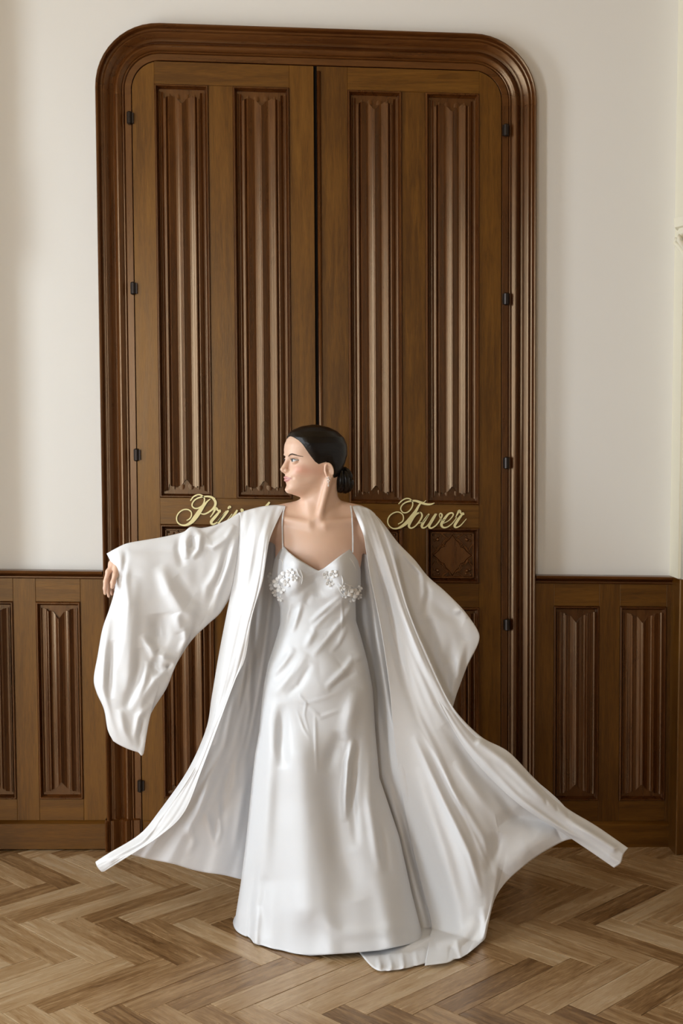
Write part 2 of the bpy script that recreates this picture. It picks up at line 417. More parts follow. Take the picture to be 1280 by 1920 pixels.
# ---- door leaves
def leaf_outline_clip(u, v):
    """inner rounded corner of the frame"""
    r = 0.265 - FW; W = DW / 2 - FW; H = DH - FW
    return u, v
GU = I(592.5, 400)[0]         # meeting line of the leaves
UL, UR = -DW / 2 + FW + .003, DW / 2 - FW - .003
VT = DH - FW - .003
def rect_px(x0, y0, x1, y1):
    a = I(x0, y0, LEAF_Y); b = I(x1, y1, LEAF_Y); return (a[0], b[0], b[1], a[1])   # u0,u1,v0,v1
cols = [rect_px(289, 159, 399, 935), rect_px(436, 160, 548, 935), rect_px(651, 169, 755, 947), rect_px(797, 173, 898, 944)]
rows_v = {}
def stile(mb_name, u0, u1, v0, v1, parent, mat=None, corner=None):
    mb = MB()
    if corner is None: mb.box(u0, u1, LEAF_Y, LEAF_Y + .03, v0, v1, .0012)
    else:
        # top outer corner rounded to follow the frame
        r = 0.265 - FW - .003; n = 10; c = []
        if corner < 0:
            for i in range(n + 1):
                a = math.pi / 2 * i / n; x = u0 + r - r * math.cos(a)
                if x <= u1 + 1e-6: c.append((x, v1 - r + r * math.sin(a)))
            ra = math.acos(max(-1, min(1, (u0 + r - u1) / r))) if u1 < u0 + r else math.pi / 2
            c.append((u1, v1 - r + r * math.sin(ra)))
            poly = [(u0, v0)] + c + [(u1, v0)]
        else:
            for i in range(n + 1):
                a = math.pi / 2 * i / n; x = u1 - r + r * math.cos(a)
                if x >= u0 - 1e-6: c.append((x, v1 - r + r * math.sin(a)))
            ra = math.acos(max(-1, min(1, (u0 - (u1 - r)) / r))) if u0 > u1 - r else math.pi / 2
            c.append((u0, v1 - r + r * math.sin(ra)))
            poly = [(u1, v0)] + c + [(u0, v0)]
        m = len(poly)
        mb.add([(a, LEAF_Y, b) for a, b in poly] + [(a, LEAF_Y + .03, b) for a, b in poly],
               [tuple(range(m)), tuple(range(2 * m - 1, m - 1, -1))] + [(i, (i + 1) % m, m + (i + 1) % m, m + i) for i in range(m)])
    return wb(mb_name, mb, mat or M_WV, parent)
V2 = (I(400, 1089, LEAF_Y)[1], I(400, 984, LEAF_Y)[1]); V3 = (I(400, 1496, LEAF_Y)[1], I(400, 1135, LEAF_Y)[1]); VK = I(400, 1536, LEAF_Y)[1]

def tracery(u0, u1, v0, v1, yg, parent):
    """square of pierced gothic tracery: star-shaped field, four leaf corners"""
    g = MB(); g.box(u0, u1, yg, yg + .003, v0, v1)
    wb('tracery_ground', g, M_WP, parent)
    uc, vc = (u0 + u1) / 2, (v0 + v1) / 2; s = (u1 - u0) / 2; sv = (v1 - v0) / 2
    t = MB(); yy = yg - .006
    def pt(a, b, dy=0): return (uc + a * s, yy + dy, vc + b * sv)
    for k in range(4):
        ca, sa = [(1, 0), (0, 1), (-1, 0), (0, -1)][k]
        rot = lambda a, b, dy=0: pt(a * ca - b * sa, a * sa + b * ca, dy)
        # frame side
        t.tube([rot(-.97, .95), rot(.97, .95)], .0042, 6)
        # arch ribs of the star opening: notch at the top, cusps to each corner pocket
        t.tube([rot(-.50, .94), rot(-.34, .80), rot(-.20, .72)], .0032, 6)
        t.tube([rot(.50, .94), rot(.34, .80), rot(.20, .72)], .0032, 6)
        t.tube([rot(.22, .70), rot(.34, .62), rot(.44, .50), rot(.36, .40)], .0030, 6); t.tube([rot(.70, .22), rot(.62, .34), rot(.50, .44), rot(.40, .36)], .0030, 6)
        # corner leaf: a swelling lobe
        for i, (a, b, r) in enumerate(((.66, .66, .0085), (.80, .62, .0055), (.62, .80, .0055), (.84, .84, .0050))):
            n = 6; base = len(t.v)
            c = rot(a, b)
            t.v.append((c[0], yg - r * 1.1, c[2]))
            for j in range(n):
                an = 2 * math.pi * j / n; t.v.append((c[0] + r * .6 * math.cos(an), yg - r * .8, c[2] + r * .6 * math.sin(an)))
            for j in range(n):
                an = 2 * math.pi * j / n; t.v.append((c[0] + r * 1.05 * math.cos(an), yg, c[2] + r * 1.05 * math.sin(an)))
            for j in range(n):
                j2 = (j + 1) % n
                t.f += [(base, base + 1 + j, base + 1 + j2), (base + 1 + j, base + 1 + n + j, base + 1 + n + j2, base + 1 + j2)]
    # raised flat star field in the centre
    star = []
    rr = [.84, .64, .60, .50, .60, .64]
    for k in range(24):
        an = math.pi / 2 - 2 * math.pi * k / 24; star.append((rr[k % 6] * math.cos(an), rr[k % 6] * math.sin(an)))
    t.tube([pt(a * 1.10, b * 1.10, .002) for a, b in star + star[:1]], .0030, 6)
    m = len(star)
    t.add([(uc + a * s, yg - .0045, vc + b * sv) for a, b in star] + [(uc + a * s * 1.06, yg, vc + b * sv * 1.06) for a, b in star],
          [tuple(range(m))] + [(i, (i + 1) % m, m + (i + 1) % m, m + i) for i in range(m)])
    wb('tracery_carving', t, M_WP, parent)

def leaf(idx, u0, u1, c, label):
    d = empty('door_%d' % idx, (0.5 * (u0 + u1), LEAF_Y, 0)); tag(d, label, 'door', kind='structure')
    a, b = cols[c], cols[c + 1]
    au0, au1, bu0, bu1 = a[0], a[1], b[0], b[1]; v1t = (a[3] + b[3]) / 2; v1b = (a[2] + b[2]) / 2
    stile('stile', u0, au0, 0.004, VT, d, corner=-1 if idx == 1 else None)
    stile('stile', bu1, u1, 0.004, VT, d, corner=1 if idx == 2 else None)
    stile('top_rail', au0, bu1, v1t, VT, d, M_WH)
    stile('muntin', au1, bu0, v1b, v1t, d)
    stile('lock_rail', au0, bu1, V2[1], v1b, d, M_WH)
    stile('muntin', au1, bu0, V2[0], V2[1], d)
    stile('middle_rail', au0, bu1, V3[1], V2[0], d, M_WH)
    stile('muntin', au1, bu0, V3[0], V3[1], d)
    stile('bottom_rail', au0, bu1, .004, V3[0], d, M_WH)
    k = MB(); k.box(u0 + .002, u1 - .002, LEAF_Y - .010, LEAF_Y, .006, VK - .004, .004); wb('kick_board', k, M_WH, d)
    for (p0, p1) in ((au0, au1), (bu0, bu1)):
        moulding('panel_moulding', p0, p1, v1b, v1t, LEAF_Y, d); linenfold(p0 + .016, p1 - .016, v1b + .016, v1t - .016, LEAF_Y + .016, d)
        moulding('panel_moulding', p0, p1, V2[0], V2[1], LEAF_Y, d, w=.018)
        tracery(p0 + .018, p1 - .018, V2[0] + .018, V2[1] - .018, LEAF_Y + .016, d)
        moulding('panel_moulding', p0, p1, V3[0], V3[1], LEAF_Y, d); linenfold(p0 + .016, p1 - .016, V3[0] + .016, V3[1] - .016, LEAF_Y + .016, d)
    return d
d1 = leaf(1, UL, GU - .007, 0, 'left leaf of the oak double door with linenfold panels')
d2 = leaf(2, GU + .006, UR, 2, 'right leaf of the oak double door with linenfold panels')
ast = MB(); ast.tube([warp(GU + .014, LEAF_Y - .003, .14), warp(GU + .014, LEAF_Y - .003, VT - .022)], .0085, 10)
ast.build('meeting_bead', M_WP, d2, True)
for d, lst in ((d1, [(243, 220), (250, 540), (256, 853), (260, 1170), (263, 1475)]), (d2, [(948, 243), (948, 560), (949, 868), (950, 1172), (950, 1480)])):
    for (px, py) in lst:
        u, v = I(px, py, LEAF_Y - .02); s = 1 if d is d1 else -1
        h = MB(); h.tube([warp(u - s * .003, LEAF_Y - .012, v - .026), warp(u - s * .003, LEAF_Y - .012, v - .022), warp(u - s * .003, LEAF_Y - .012, v + .022), warp(u - s * .003, LEAF_Y - .012, v + .026)], [.006, .0105, .0105, .006], 10)
        h.box(*[x for x in (warp(u - .002, 0, v)[0] - .010, warp(u, 0, v)[0] + .014)], LEAF_Y - .012, LEAF_Y + .002, warp(u, 0, v)[2] - .021, warp(u, 0, v)[2] + .021)
        h.build('hinge', M_IRON, d)

# ---- wainscot left and right
def wainscot(name, base_name, u0, u1, panels, vcap, vb, label, blabel):
    w = empty(name, (0.5 * (u0 + u1), -.03, 0)); tag(w, label, 'panelling', kind='structure')
    Y = -0.028
    vt0 = max(p[3] for p in panels); vt1 = min(p[2] for p in panels)
    def bx(nm, a, b, c, d, mat): mb = MB(); mb.box(a, b, Y, -.001, c, d, .0012); wb(nm, mb, mat, w)
    us = [u0] + [x for p in sorted(panels) for x in (p[0], p[1])] + [u1]
    for i in range(0, len(us), 2):
        if us[i + 1] - us[i] > .004: bx('stile', us[i], us[i + 1], vb, vcap, M_WV)
    ps = sorted(panels)
    for p in ps:
        bx('top_rail', p[0], p[1], vt0, vcap, M_WH); bx('bottom_rail', p[0], p[1], vb, vt1, M_WH)
        moulding('panel_moulding', p[0], p[1], vt1, vt0, Y, w)
        linenfold(p[0] + .016, p[1] - .016, vt1 + .016, vt0 - .016, Y + .013, w, 'small', cut=.026)
    cap = MB(); prof = [(0, 0), (0, .036), (.004, .040), (.010, .040), (.013, .036), (.018, .046), (.024, .056), (.030, .058), (.034, .056), (.035, .050), (.035, 0)]
    V = []; F = []; n = len(prof)
    for u in (u0, u1):
        for (z, h) in prof: V.append((u, -h, vcap - .006 + z))
    F += [(k, k + 1, n + k + 1, n + k) for k in range(n - 1)] + [tuple(range(n)), tuple(range(2 * n - 1, n - 1, -1))]
    cap.add(V, F); wb('cap_rail', cap, M_WPH, w)
    bb = MB(); bb.box(u0, u1, -.046, 0, 0.006, vb - .006, .003); bb.add([(u0, -.043, vb - .006), (u1, -.043, vb - .006), (u1, -.030, vb + .003), (u0, -.030, vb + .003)], [(0, 1, 2, 3)])
    tag(wb(base_name, bb, M_WH, None), blabel, 'baseboard', kind='structure')
    return w
YW = -0.028
def rp(x0, y0, x1, y1): a = I(x0, y0, YW); b = I(x1, y1, YW); return (a[0], b[0], b[1], a[1])
def corr(px, py, Y): return I(px, py, Y)
LP = [rp(67, 1128, 157, 1498)]
wd = LP[0][1] - LP[0][0]; gap = LP[0][0] - I(28, 1300, YW)[0]
LP.append((LP[0][0] - gap - wd, LP[0][0] - gap, LP[0][2], LP[0][3])); LP.append((LP[1][0] - gap - wd, LP[1][0] - gap, LP[0][2], LP[0][3]))
wainscot('trim_2', 'baseboard_left', -1.62, -DW / 2 - .001, LP, I(100, 1082, YW)[1], I(100, 1539, YW)[1], 'dark oak wainscot with linenfold panels left of the door', 'deep plain oak skirting board left of the door')
RP = [rp(1038, 1137, 1121, 1501), rp(1162, 1137, 1246, 1501)]
wainscot('trim_3', 'baseboard_right', DW / 2 + .001, I(1277, 1300, YW)[0], RP, I(1150, 1092, YW)[1], I(1150, 1541, YW)[1], 'dark oak wainscot with linenfold panels right of the door', 'deep plain oak skirting board right of the door')

# ---- pilasters with capitals, one peeping in at the right edge, its twin out of view on the left
def pilaster(x0, x1, s, label):
    """s=-1: the visible edge is x0 (right pilaster)"""
    e = empty('pilaster', ((x0 + x1) / 2, -.1, 0)); tag(e, label, 'pilaster', kind='structure')
    D = .15 if s < 0 else .20; xa = x0 if s < 0 else x1
    zc0, zc1 = P(1278, 493, -D)[2], P(1278, 408, -D)[2]
    zr = 1.14
    b = MB(); b.box(x0, x1, -D + .03, 0, zr, ZC - .01); b.build('shaft_backing', M_STONE, e)
    xc = xa + .06 * (1 if s < 0 else -1)
    sh = MB(); sh.tube([(xc, -D + .02, zr), (xc, -D + .02, zc0)], .052, 16); sh.tube([(xc, -D + .02, zc1), (xc, -D + .02, ZC - .01)], .058, 16); sh.build('shaft', M_STONE, e, True)
    cpm = MB(); zz = [0, .06, .12, .30, .34, .50, .56, .66, .72, .78, .80, 1.0]; rr = [.052, .056, .052, .056, .060, .072, .080, .082, .086, .082, .098, .104]
    cpm.tube([(xc, -D + .02, zc0 + (zc1 - zc0) * z) for z in zz], rr, 8)
    cap = cpm.build('capital', M_STONE, e, False)
    for k in range(8):
        a = 2 * math.pi * k / 8 + .3; dx, dy = math.cos(a), math.sin(a); lf = MB()
        pts = [(xc + dx * r, -D + .02 + dy * r, zc0 + (zc1 - zc0) * z) for r, z in ((.052, .08), (.060, .25), (.078, .42), (.094, .50), (.090, .60), (.080, .56))]
        lf.tube(pts, [.004, .009, .012, .010, .008, .003], 6); lf.build('capital_leaf', M_STONE, cap, True)
    d = MB(); d.box(x0, x1, -D, 0, .0, zr, .004); d.build('wooden_dado', M_WV, e)
    return e
xr0 = P(1278, 700, -.13)[0]
pilaster(xr0, xr0 + .55, -1, 'cream painted pilaster with a carved capital at the right edge')
pilaster(-1.43 - .55, -1.43, 1, 'cream painted pilaster out of view on the left of the door')

# ------------------------------------------------------------------ the woman
Y0 = -0.85                                # depth of her body's middle
PERSON = empty('person', tuple(PF(600, 1752)))
PERSON.location = (PERSON.location[0], Y0, 0)
tag(PERSON, 'dark-haired woman in white satin dress and flowing robe, one arm outstretched, looking left', 'person')

# ---- implicit surface tools
def smin(a, b, k):
    h = np.clip(0.5 + 0.5 * (b - a) / k, 0, 1)
    return b + (a - b) * h - k * h * (1 - h)
class Field:
    def __init__(self, xs, ys, zs):
        self.x, self.y, self.z = [np.asarray(a, np.float32) for a in (xs, ys, zs)]
        self.F = np.full((len(xs), len(ys), len(zs)), 0.5, np.float32)
    def sub(self, lo, hi, m):
        i = []
        for a, l, h in zip((self.x, self.y, self.z), lo, hi):
            s = np.searchsorted(a, l - m); e = np.searchsorted(a, h + m); i.append(slice(s, e))
        X, Y, Z = np.meshgrid(self.x[i[0]], self.y[i[1]], self.z[i[2]], indexing='ij', sparse=True)
        return tuple(i), X, Y, Z
    def union(self, fn, lo, hi, k=0.02, m=0.06):
        ix, X, Y, Z = self.sub(lo, hi, m)
        self.F[ix] = smin(self.F[ix], fn(X, Y, Z).astype(np.float32), k)
    def carve(self, fn, lo, hi, k=0.01, m=0.03):
        ix, X, Y, Z = self.sub(lo, hi, m)
        self.F[ix] = -smin(-self.F[ix], fn(X, Y, Z).astype(np.float32), k)
    def cone(self, a, b, ra, rb, k=0.02, flat=None):
        a = np.array(a, float); b = np.array(b, float); d = b - a; L2 = max(d @ d, 1e-9); r = max(ra, rb)
        def fn(X, Y, Z):
            t = np.clip(((X - a[0]) * d[0] + (Y - a[1]) * d[1] + (Z - a[2]) * d[2]) / L2, 0, 1)
            return np.sqrt((X - a[0] - t * d[0]) ** 2 + (Y - a[1] - t * d[1]) ** 2 + (Z - a[2] - t * d[2]) ** 2) - (ra + (rb - ra) * t)
        self.union(fn, np.minimum(a, b) - r, np.maximum(a, b) + r, k)
    def ell(self, c, r, k=0.02, Rm=None, carve=False):
        c = np.array(c, float); r = np.array(r, float)
        def fn(X, Y, Z):
            x, y, z = X - c[0], Y - c[1], Z - c[2]
            if Rm is not None:
                x, y, z = Rm[0][0] * x + Rm[0][1] * y + Rm[0][2] * z, Rm[1][0] * x + Rm[1][1] * y + Rm[1][2] * z, Rm[2][0] * x + Rm[2][1] * y + Rm[2][2] * z
            q = np.sqrt((x / r[0]) ** 2 + (y / r[1]) ** 2 + (z / r[2]) ** 2) + 1e-9
            q2 = np.sqrt((x / r[0] ** 2) ** 2 + (y / r[1] ** 2) ** 2 + (z / r[2] ** 2) ** 2) + 1e-9
            return q * (q - 1) / q2
        m = r.max()
        (self.carve if carve else self.union)(fn, c - m, c + m, k)
def surface_net(fd, keep=None):
    F = fd.F; S = F < 0
    c = [S[a:a or None, :, :] for a in (0,)]
    nx, ny, nz = F.shape
    cnt = np.zeros((nx - 1, ny - 1, nz - 1), np.int8)
    for dx in (0, 1):
        for dy in (0, 1):
            for dz in (0, 1):
                cnt += S[dx:nx - 1 + dx, dy:ny - 1 + dy, dz:nz - 1 + dz]
    act = (cnt > 0) & (cnt < 8)
    ci, cj, ck = np.nonzero(act)
    idx = np.full(act.shape, -1, np.int32); idx[ci, cj, ck] = np.arange(len(ci))
    acc = np.zeros((len(ci), 3)); num = np.zeros(len(ci))
    C = [(0, 0, 0), (1, 0, 0), (0, 1, 0), (0, 0, 1), (1, 1, 0), (1, 0, 1), (0, 1, 1), (1, 1, 1)]
    for a in C:
        for b in C:
            if sum(b) - sum(a) == 1 and all(q >= p for p, q in zip(a, b)):
                fa = F[ci + a[0], cj + a[1], ck + a[2]]; fb = F[ci + b[0], cj + b[1], ck + b[2]]
                m = (fa < 0) != (fb < 0); t = np.where(m, fa / np.where(fa - fb == 0, 1, fa - fb), 0)
                pa = np.stack([fd.x[ci + a[0]], fd.y[cj + a[1]], fd.z[ck + a[2]]], 1); pb = np.stack([fd.x[ci + b[0]], fd.y[cj + b[1]], fd.z[ck + b[2]]], 1)
                acc += np.where(m[:, None], pa + (pb - pa) * t[:, None], 0); num += m
    V = acc / num[:, None]
    Q = []
    for ax in range(3):
        sl0 = [slice(None)] * 3; sl1 = [slice(None)] * 3; sl0[ax] = slice(0, -1); sl1[ax] = slice(1, None)
        A = S[tuple(sl0)]; B = S[tuple(sl1)]
        e = np.argwhere(A != B)
        o1, o2 = [(1, 2), (2, 0), (0, 1)][ax]
        ok = (e[:, o1] > 0) & (e[:, o2] > 0) & (e[:, o1] < F.shape[o1] - 1) & (e[:, o2] < F.shape[o2] - 1); e = e[ok]
        d1 = np.zeros(3, int); d1[o1] = 1; d2 = np.zeros(3, int); d2[o2] = 1
        q = np.stack([idx[tuple((e - d1 - d2).T)], idx[tuple((e - d2).T)], idx[tuple(e.T)], idx[tuple((e - d1).T)]], 1)
        fl = A[tuple(e.T)]
        q = np.where(fl[:, None], q, q[:, ::-1])
        Q.append(q)
    return V, np.concatenate(Q)
def axis(*parts):
    """parts: (start, end, step) runs glued together"""
    out = []
    for a, b, s in parts: out += list(np.arange(a, b - s * .25, s))
    out.append(parts[-1][1]); return np.array(sorted(set(np.round(out, 5))))

# ---- head frame: +x her left ear side (towards the camera-right), +y face forward, +z up; origin under the ears at chin level
HY = math.radians(65.5)                     # turned this far to the viewer's left
HS = 1.03
YS = 1.08                                 # her skull is a little long from front to back
hc = P(590, 927, Y0 - .005)
fwd = np.array([-math.sin(HY), -math.cos(HY), 0]); side = np.array([math.cos(HY), -math.sin(HY), 0]); upv = np.array([0, 0, 1.0])
tilt = math.radians(-2.0)
upv, side = upv * math.cos(tilt) + side * math.sin(tilt), side * math.cos(tilt) - upv * math.sin(tilt)
HR = np.array([side, fwd, upv])           # rows: local axes in world
def h2w(p): return hc + (np.asarray(p, float) * np.array([HS, HS * YS, HS])) @ HR
def w2h(X, Y, Z):
    x, y, z = (X - hc[0]) / HS, (Y - hc[1]) / HS, (Z - hc[2]) / HS
    return HR[0][0] * x + HR[0][1] * y + HR[0][2] * z, (HR[1][0] * x + HR[1][1] * y + HR[1][2] * z) / YS, HR[2][0] * x + HR[2][1] * y + HR[2][2] * z
_zf = [-.02, 0, .006, .018, .030, .040, .052, .066, .080, .095, .110, .122, .134, .150, .168, .185, .200, .212, .221, .226]
_yf = [.02, .070, .085, .0930, .0928, .0930, .0950, .0945, .0905, .0870, .0865, .0900, .0945, .0955, .0930, .0860, .0740, .0560, .0340, .004]
_zb = [-.02, .0, .02, .04, .06, .08, .10, .13, .16, .185, .205, .218, .226]
_yb = [.01, .015, .030, .050, .066, .080, .090, .0995, .0995, .088, .067, .040, .004]
_zw = [-.02, 0, .01, .022, .035, .05, .065, .08, .10, .12, .14, .165, .185, .203, .217, .226]
_ww = [.005, .021, .031, .041, .049, .056, .062, .0665, .0700, .0715, .0735, .0735, .0680, .054, .033, .004]
def skull(x, y, z, grow=0.0):
    sh = z.shape; z = np.where(z > .10, .10 + (z - .10) * .126 / (.126 + grow), z); zz = z.ravel()
    f = np.interp(zz, _zf, _yf).reshape(sh) + grow; b = np.interp(zz, _zb, _yb).reshape(sh) + grow; w = np.interp(zz, _zw, _ww).reshape(sh) + grow
    a = np.where(y > 0, f, b)
    n = 2.25
    r = ((np.abs(x) / w) ** n + (np.abs(y) / a) ** n) ** (1 / n)
    d = (r - 1) * np.minimum(w, a)
    d = np.maximum(d, z - .226); d = np.maximum(d, (-.012 - z))
    return d * .9
EYE = [(-.0295, .0750, .1135), (.0295, .0750, .1135)]
def g3(x, y, z, c, s): return np.exp(-((x - c[0]) / s[0]) ** 2 - ((y - c[1]) / s[1]) ** 2 - ((z - c[2]) / s[2]) ** 2)
def head_fn(X, Y, Z):
    x, y, z = w2h(X, Y, Z); x, y, z = np.broadcast_arrays(x, y, z)
    ax = np.abs(x)
    d = skull(x, y, z)
    # broad forms: temples in, cheekbones out, sockets in, jaw corner
    d = d + .0035 * g3(ax, y, z, (.066, .05, .135), (.02, .03, .025))
    d = d - .0040 * g3(ax, y, z, (.046, .068, .086), (.016, .020, .014))
    d = d + .0030 * g3(ax, y, z, (.050, .055, .055), (.016, .025, .016))
    d = d + .0085 * g3(ax, y, z, (.029, .094, .1130), (.0165, .020, .0120))
    d = d + .0012 * g3(ax, y, z, (.014, .094, .112), (.008, .02, .010))
    d = d - .0022 * g3(ax, y, z, (.026, .098, .1315), (.018, .02, .006))
    d = d - .0030 * g3(ax, y, z, (0, .092, .014), (.016, .02, .012))          # chin
    d = d + .0010 * g3(ax, y, z, (0, .094, .034), (.020, .015, .005))         # below the lip
    d = d - .0008 * g3(ax, y, z, (.0, .095, .056), (.024, .02, .016))         # muzzle
    def seg(p, a, b, ra, rb, sx=1):
        a = np.array(a); b = np.array(b); D = b - a; L2 = D @ D
        t = np.clip(((p[0] - a[0]) * D[0] + (p[1] - a[1]) * D[1] + (p[2] - a[2]) * D[2]) / L2, 0, 1)
        return np.sqrt(((p[0] - a[0] - t * D[0]) / sx) ** 2 + (p[1] - a[1] - t * D[1]) ** 2 + (p[2] - a[2] - t * D[2]) ** 2) - (ra + (rb - ra) * t)
    # nose
    d = smin(d, seg((x, y, z), (0, .0855, .124), (0, .0985, .095), .0070, .0072), .010)
    d = smin(d, seg((x, y, z), (0, .0985, .095), (0, .1070, .0850), .0068, .0072), .006)
    d = smin(d, seg((ax, y, z), (.0085, .0990, .0800), (.0090, .0940, .0795), .0048, .0045), .007)
    d = -smin(-d, seg((ax, y, z), (.0050, .1040, .0735), (.0065, .0990, .0745), .0018, .0018), .003)
    d = smin(d, seg((x, y, z), (0, .105, .0785), (0, .096, .0715), .0035, .0040), .006)
    # lips, slightly parted in a smile with lifted corners
    d = smin(d, seg((ax, y, z), (.0040, .0990, .0585), (.0225, .0880, .0568), .0030, .0010), .004)
    d = smin(d, seg((ax, y, z), (.000, .0985, .0485), (.0205, .0885, .0545), .0040, .0011), .004)
    d = -smin(-d, seg((ax, y, z), (.000, .1055, .0535), (.0255, .0900, .0568), .0009, .0007), .0025)
    d = d + .0015 * g3(ax, y, z, (.028, .084, .056), (.005, .01, .006))
    # lids over the eyeball, then the almond opening
    ex = ax - .0295
    rr = np.sqrt(ex ** 2 + (y - .0750) ** 2 + (z - .1135) ** 2)
    d = smin(d, rr - .0150, .004)
    hz = .0050 * np.sqrt(np.clip(1 - (ex / .0150) ** 2, 0, 1)) + .0001
    zc = .1138 + .0012 * ex / .0145
    slot = np.maximum(np.abs(z - zc) - hz, np.maximum(np.abs(ex) - .0150, .0630 - y))
    d = -smin(-d, slot, .0012)
    # ears
    ex_ = ax - .0715; ey = (y + .015) * YS; ez = z - .0785
    c_, s_ = math.cos(.20), math.sin(.20)
    e1 = ey * c_ - ez * s_; e2 = ey * s_ + ez * c_          # leaning back
    out = ex_ - .004 - np.clip(-e1, 0, .03) * .38
    rad = np.sqrt((e1 / .0140) ** 2 + (e2 / .0245) ** 2)
    shell_ = np.maximum(np.abs(out) - .0026, (rad - 1) * .0140)
    d = smin(d, shell_ - .001, .004)
    rim = np.sqrt(((rad - .88) * .0140) ** 2 + (out - .0035) ** 2) - .0028
    rim = np.maximum(rim, -(e2 + .015) * .8)
    d = smin(d, rim, .002)
    rim2 = np.sqrt(((np.sqrt(((e1 + .001) / .0085) ** 2 + ((e2 - .002) / .0140) ** 2) - .95) * .0085) ** 2 + (out - .003) ** 2) - .0018
    rim2 = np.maximum(rim2, e1 - .004)
    d = smin(d, rim2, .002)
    d = smin(d, np.sqrt((e1 - .002) ** 2 + ((e2 + .0215) / 1.15) ** 2 + (out - .0005) ** 2) - .0065, .004)
    d = -smin(-d, np.sqrt(((e1 - .002) / 1.0) ** 2 + ((e2 - .000) / 1.5) ** 2 + (out - .0045) ** 2) - .0058, .002)
    return d * HS
# skeleton points in world
sh_r = P(507, 986, Y0 + .022); el_r = P(366, 1028, Y0 + .0); wr_r = P(230, 1056, Y0 - .035)
sh_l = P(684, 996, Y0 + .030); el_l = P(762, 1120, Y0 + .085); wr_l = P(820, 1180, Y0 + .045)
zc_ = lambda py: P(600, py, Y0)[2]
nx0 = P(598, 950, Y0)[0]
head_lo = hc - .15; 
hx, hy, hz_ = hc
hl = P(206, 1090, Y0 - .04)              # hand region
xs = axis((hl[0] - .10, hl[0] - .045, .008), (hl[0] - .045, hl[0] + .040, .0022), (hl[0] + .040, hx - .135, .009), (hx - .135, hx + .115, .0017), (hx + .115, hx + .62, .009))
ys = axis((Y0 - .26, Y0 - .15, .009), (Y0 - .15, Y0 + .135, .0021), (Y0 + .135, Y0 + .24, .009))
zs = axis((.0, zc_(1480), .014), (zc_(1480), zc_(1150), .010), (zc_(1150), zc_(1040), .0024), (zc_(1040), hz_ - .02, .005), (hz_ - .02, hz_ + .165, .0017), (hz_ + .165, hz_ + .26, .004))
fd = Field(xs, ys, zs)
# torso
T = lambda px, py, dy: P(px, py, Y0 + dy)
fd.ell(T(597, 1040, .0), (.150, .092, .150), .03)
fd.ell(T(600, 1120, .005), (.122, .090, .13), .04)
fd.ell(T(590, 1220, .005), (.112, .080, .15), .06)
fd.ell(T(595, 1370, .01), (.165, .105, .17), .05)
fd.ell(T(556, 1090, -.048), (.052, .046, .050), .06); fd.ell(T(636, 1092, -.044), (.052, .046, .050), .06)
for sx_, fx_ in ((-1, 566), (1, 634)):
    hip, knee, ank = T(600 + sx_ * 42, 1420, .02), T(fx_ - sx_ * 4, 1560, -.02), P(fx_, 1725, Y0); ank[2] = .085
    fd.cone(hip, knee, .085, .055, .05); fd.cone(knee, ank, .052, .036, .04); fd.cone(ank, ank + np.array([0, -.11, -.052]), .036, .026, .03)
# shoulders, collarbones, trapezius
fd.cone(T(597, 985, .015), sh_r, .062, .050, .04); fd.cone(T(597, 985, .015), sh_l, .062, .052, .04)
fd.cone(T(585, 955, .030), T(525, 965, .02), .040, .034, .035); fd.cone(T(611, 955, .030), T(672, 965, .02), .040, .034, .035)
fd.cone(T(587, 984, -.068), T(536, 974, -.036), .0060, .0050, .026); fd.cone(T(609, 984, -.068), T(660, 976, -.031), .0060, .0050, .026)
# neck with the tensed sternomastoid of a turned head
fd.cone(T(597, 965, .012), T(595, 915, .004), .056, .051, .03)
fd.cone(T(594, 988, -.062), h2w((.062, -.020, .045)), .0068, .0120, .020)
fd.cone(T(588, 986, -.060), h2w((-.030, .02, .030)), .007, .012, .024)
fd.ell(T(590, 984, -.086), (.012, .012, .014), .020, carve=True)
fd.cone(h2w((0, -.035, .06)), T(600, 960, .035), .045, .050, .03)
# head
fd.union(head_fn, hc + np.array([-.14, -.14, -.03]), hc + np.array([.11, .13, .26]), .016, .01)
# arms
fd.cone(sh_r, el_r, .042, .033, .03); fd.cone(el_r, wr_r, .033, .0230, .02)
fd.cone(sh_l, el_l, .042, .033, .03); fd.cone(el_l, wr_l, .033, .0230, .02)
# hand of the outstretched arm, hanging from a bent wrist, back of the hand towards the left
kn = [T(203, 1072, -.060), T(205, 1074, -.040), T(208, 1074, -.022), T(211, 1073, -.006)]
fd.cone(wr_r, T(213, 1058, -.036), .0225, .0190, .015)
for k_ in kn: fd.cone(T(215, 1060, -.036 + (k_[1] - (Y0 - .033)) * .35), k_, .0150, .0100, .010)
tips = [[(198, 1090, -.066), (197, 1103, -.066), (197, 1113, -.063)], [(203, 1092, -.046), (203, 1107, -.045), (204, 1118, -.040)],
        [(208, 1091, -.026), (209, 1104, -.022), (210, 1114, -.018)], [(213, 1087, -.008), (214, 1097, -.004), (215, 1105, .0)]]
for k_, f_ in zip(kn, tips):
    pts = [k_] + [T(*a) for a in f_]
    for a, b, ra, rb in zip(pts[:-1], pts[1:], (.0088, .0078, .0070), (.0078, .0070, .0052)): fd.cone(a, b, ra, rb, .004)
th = [T(219, 1062, -.055), T(216, 1078, -.078), T(212, 1092, -.086), T(210, 1101, -.086)]
for a, b, ra, rb in zip(th[:-1], th[1:], (.0120, .0095, .0085), (.0095, .0085, .0060)): fd.cone(a, b, ra, rb, .006)
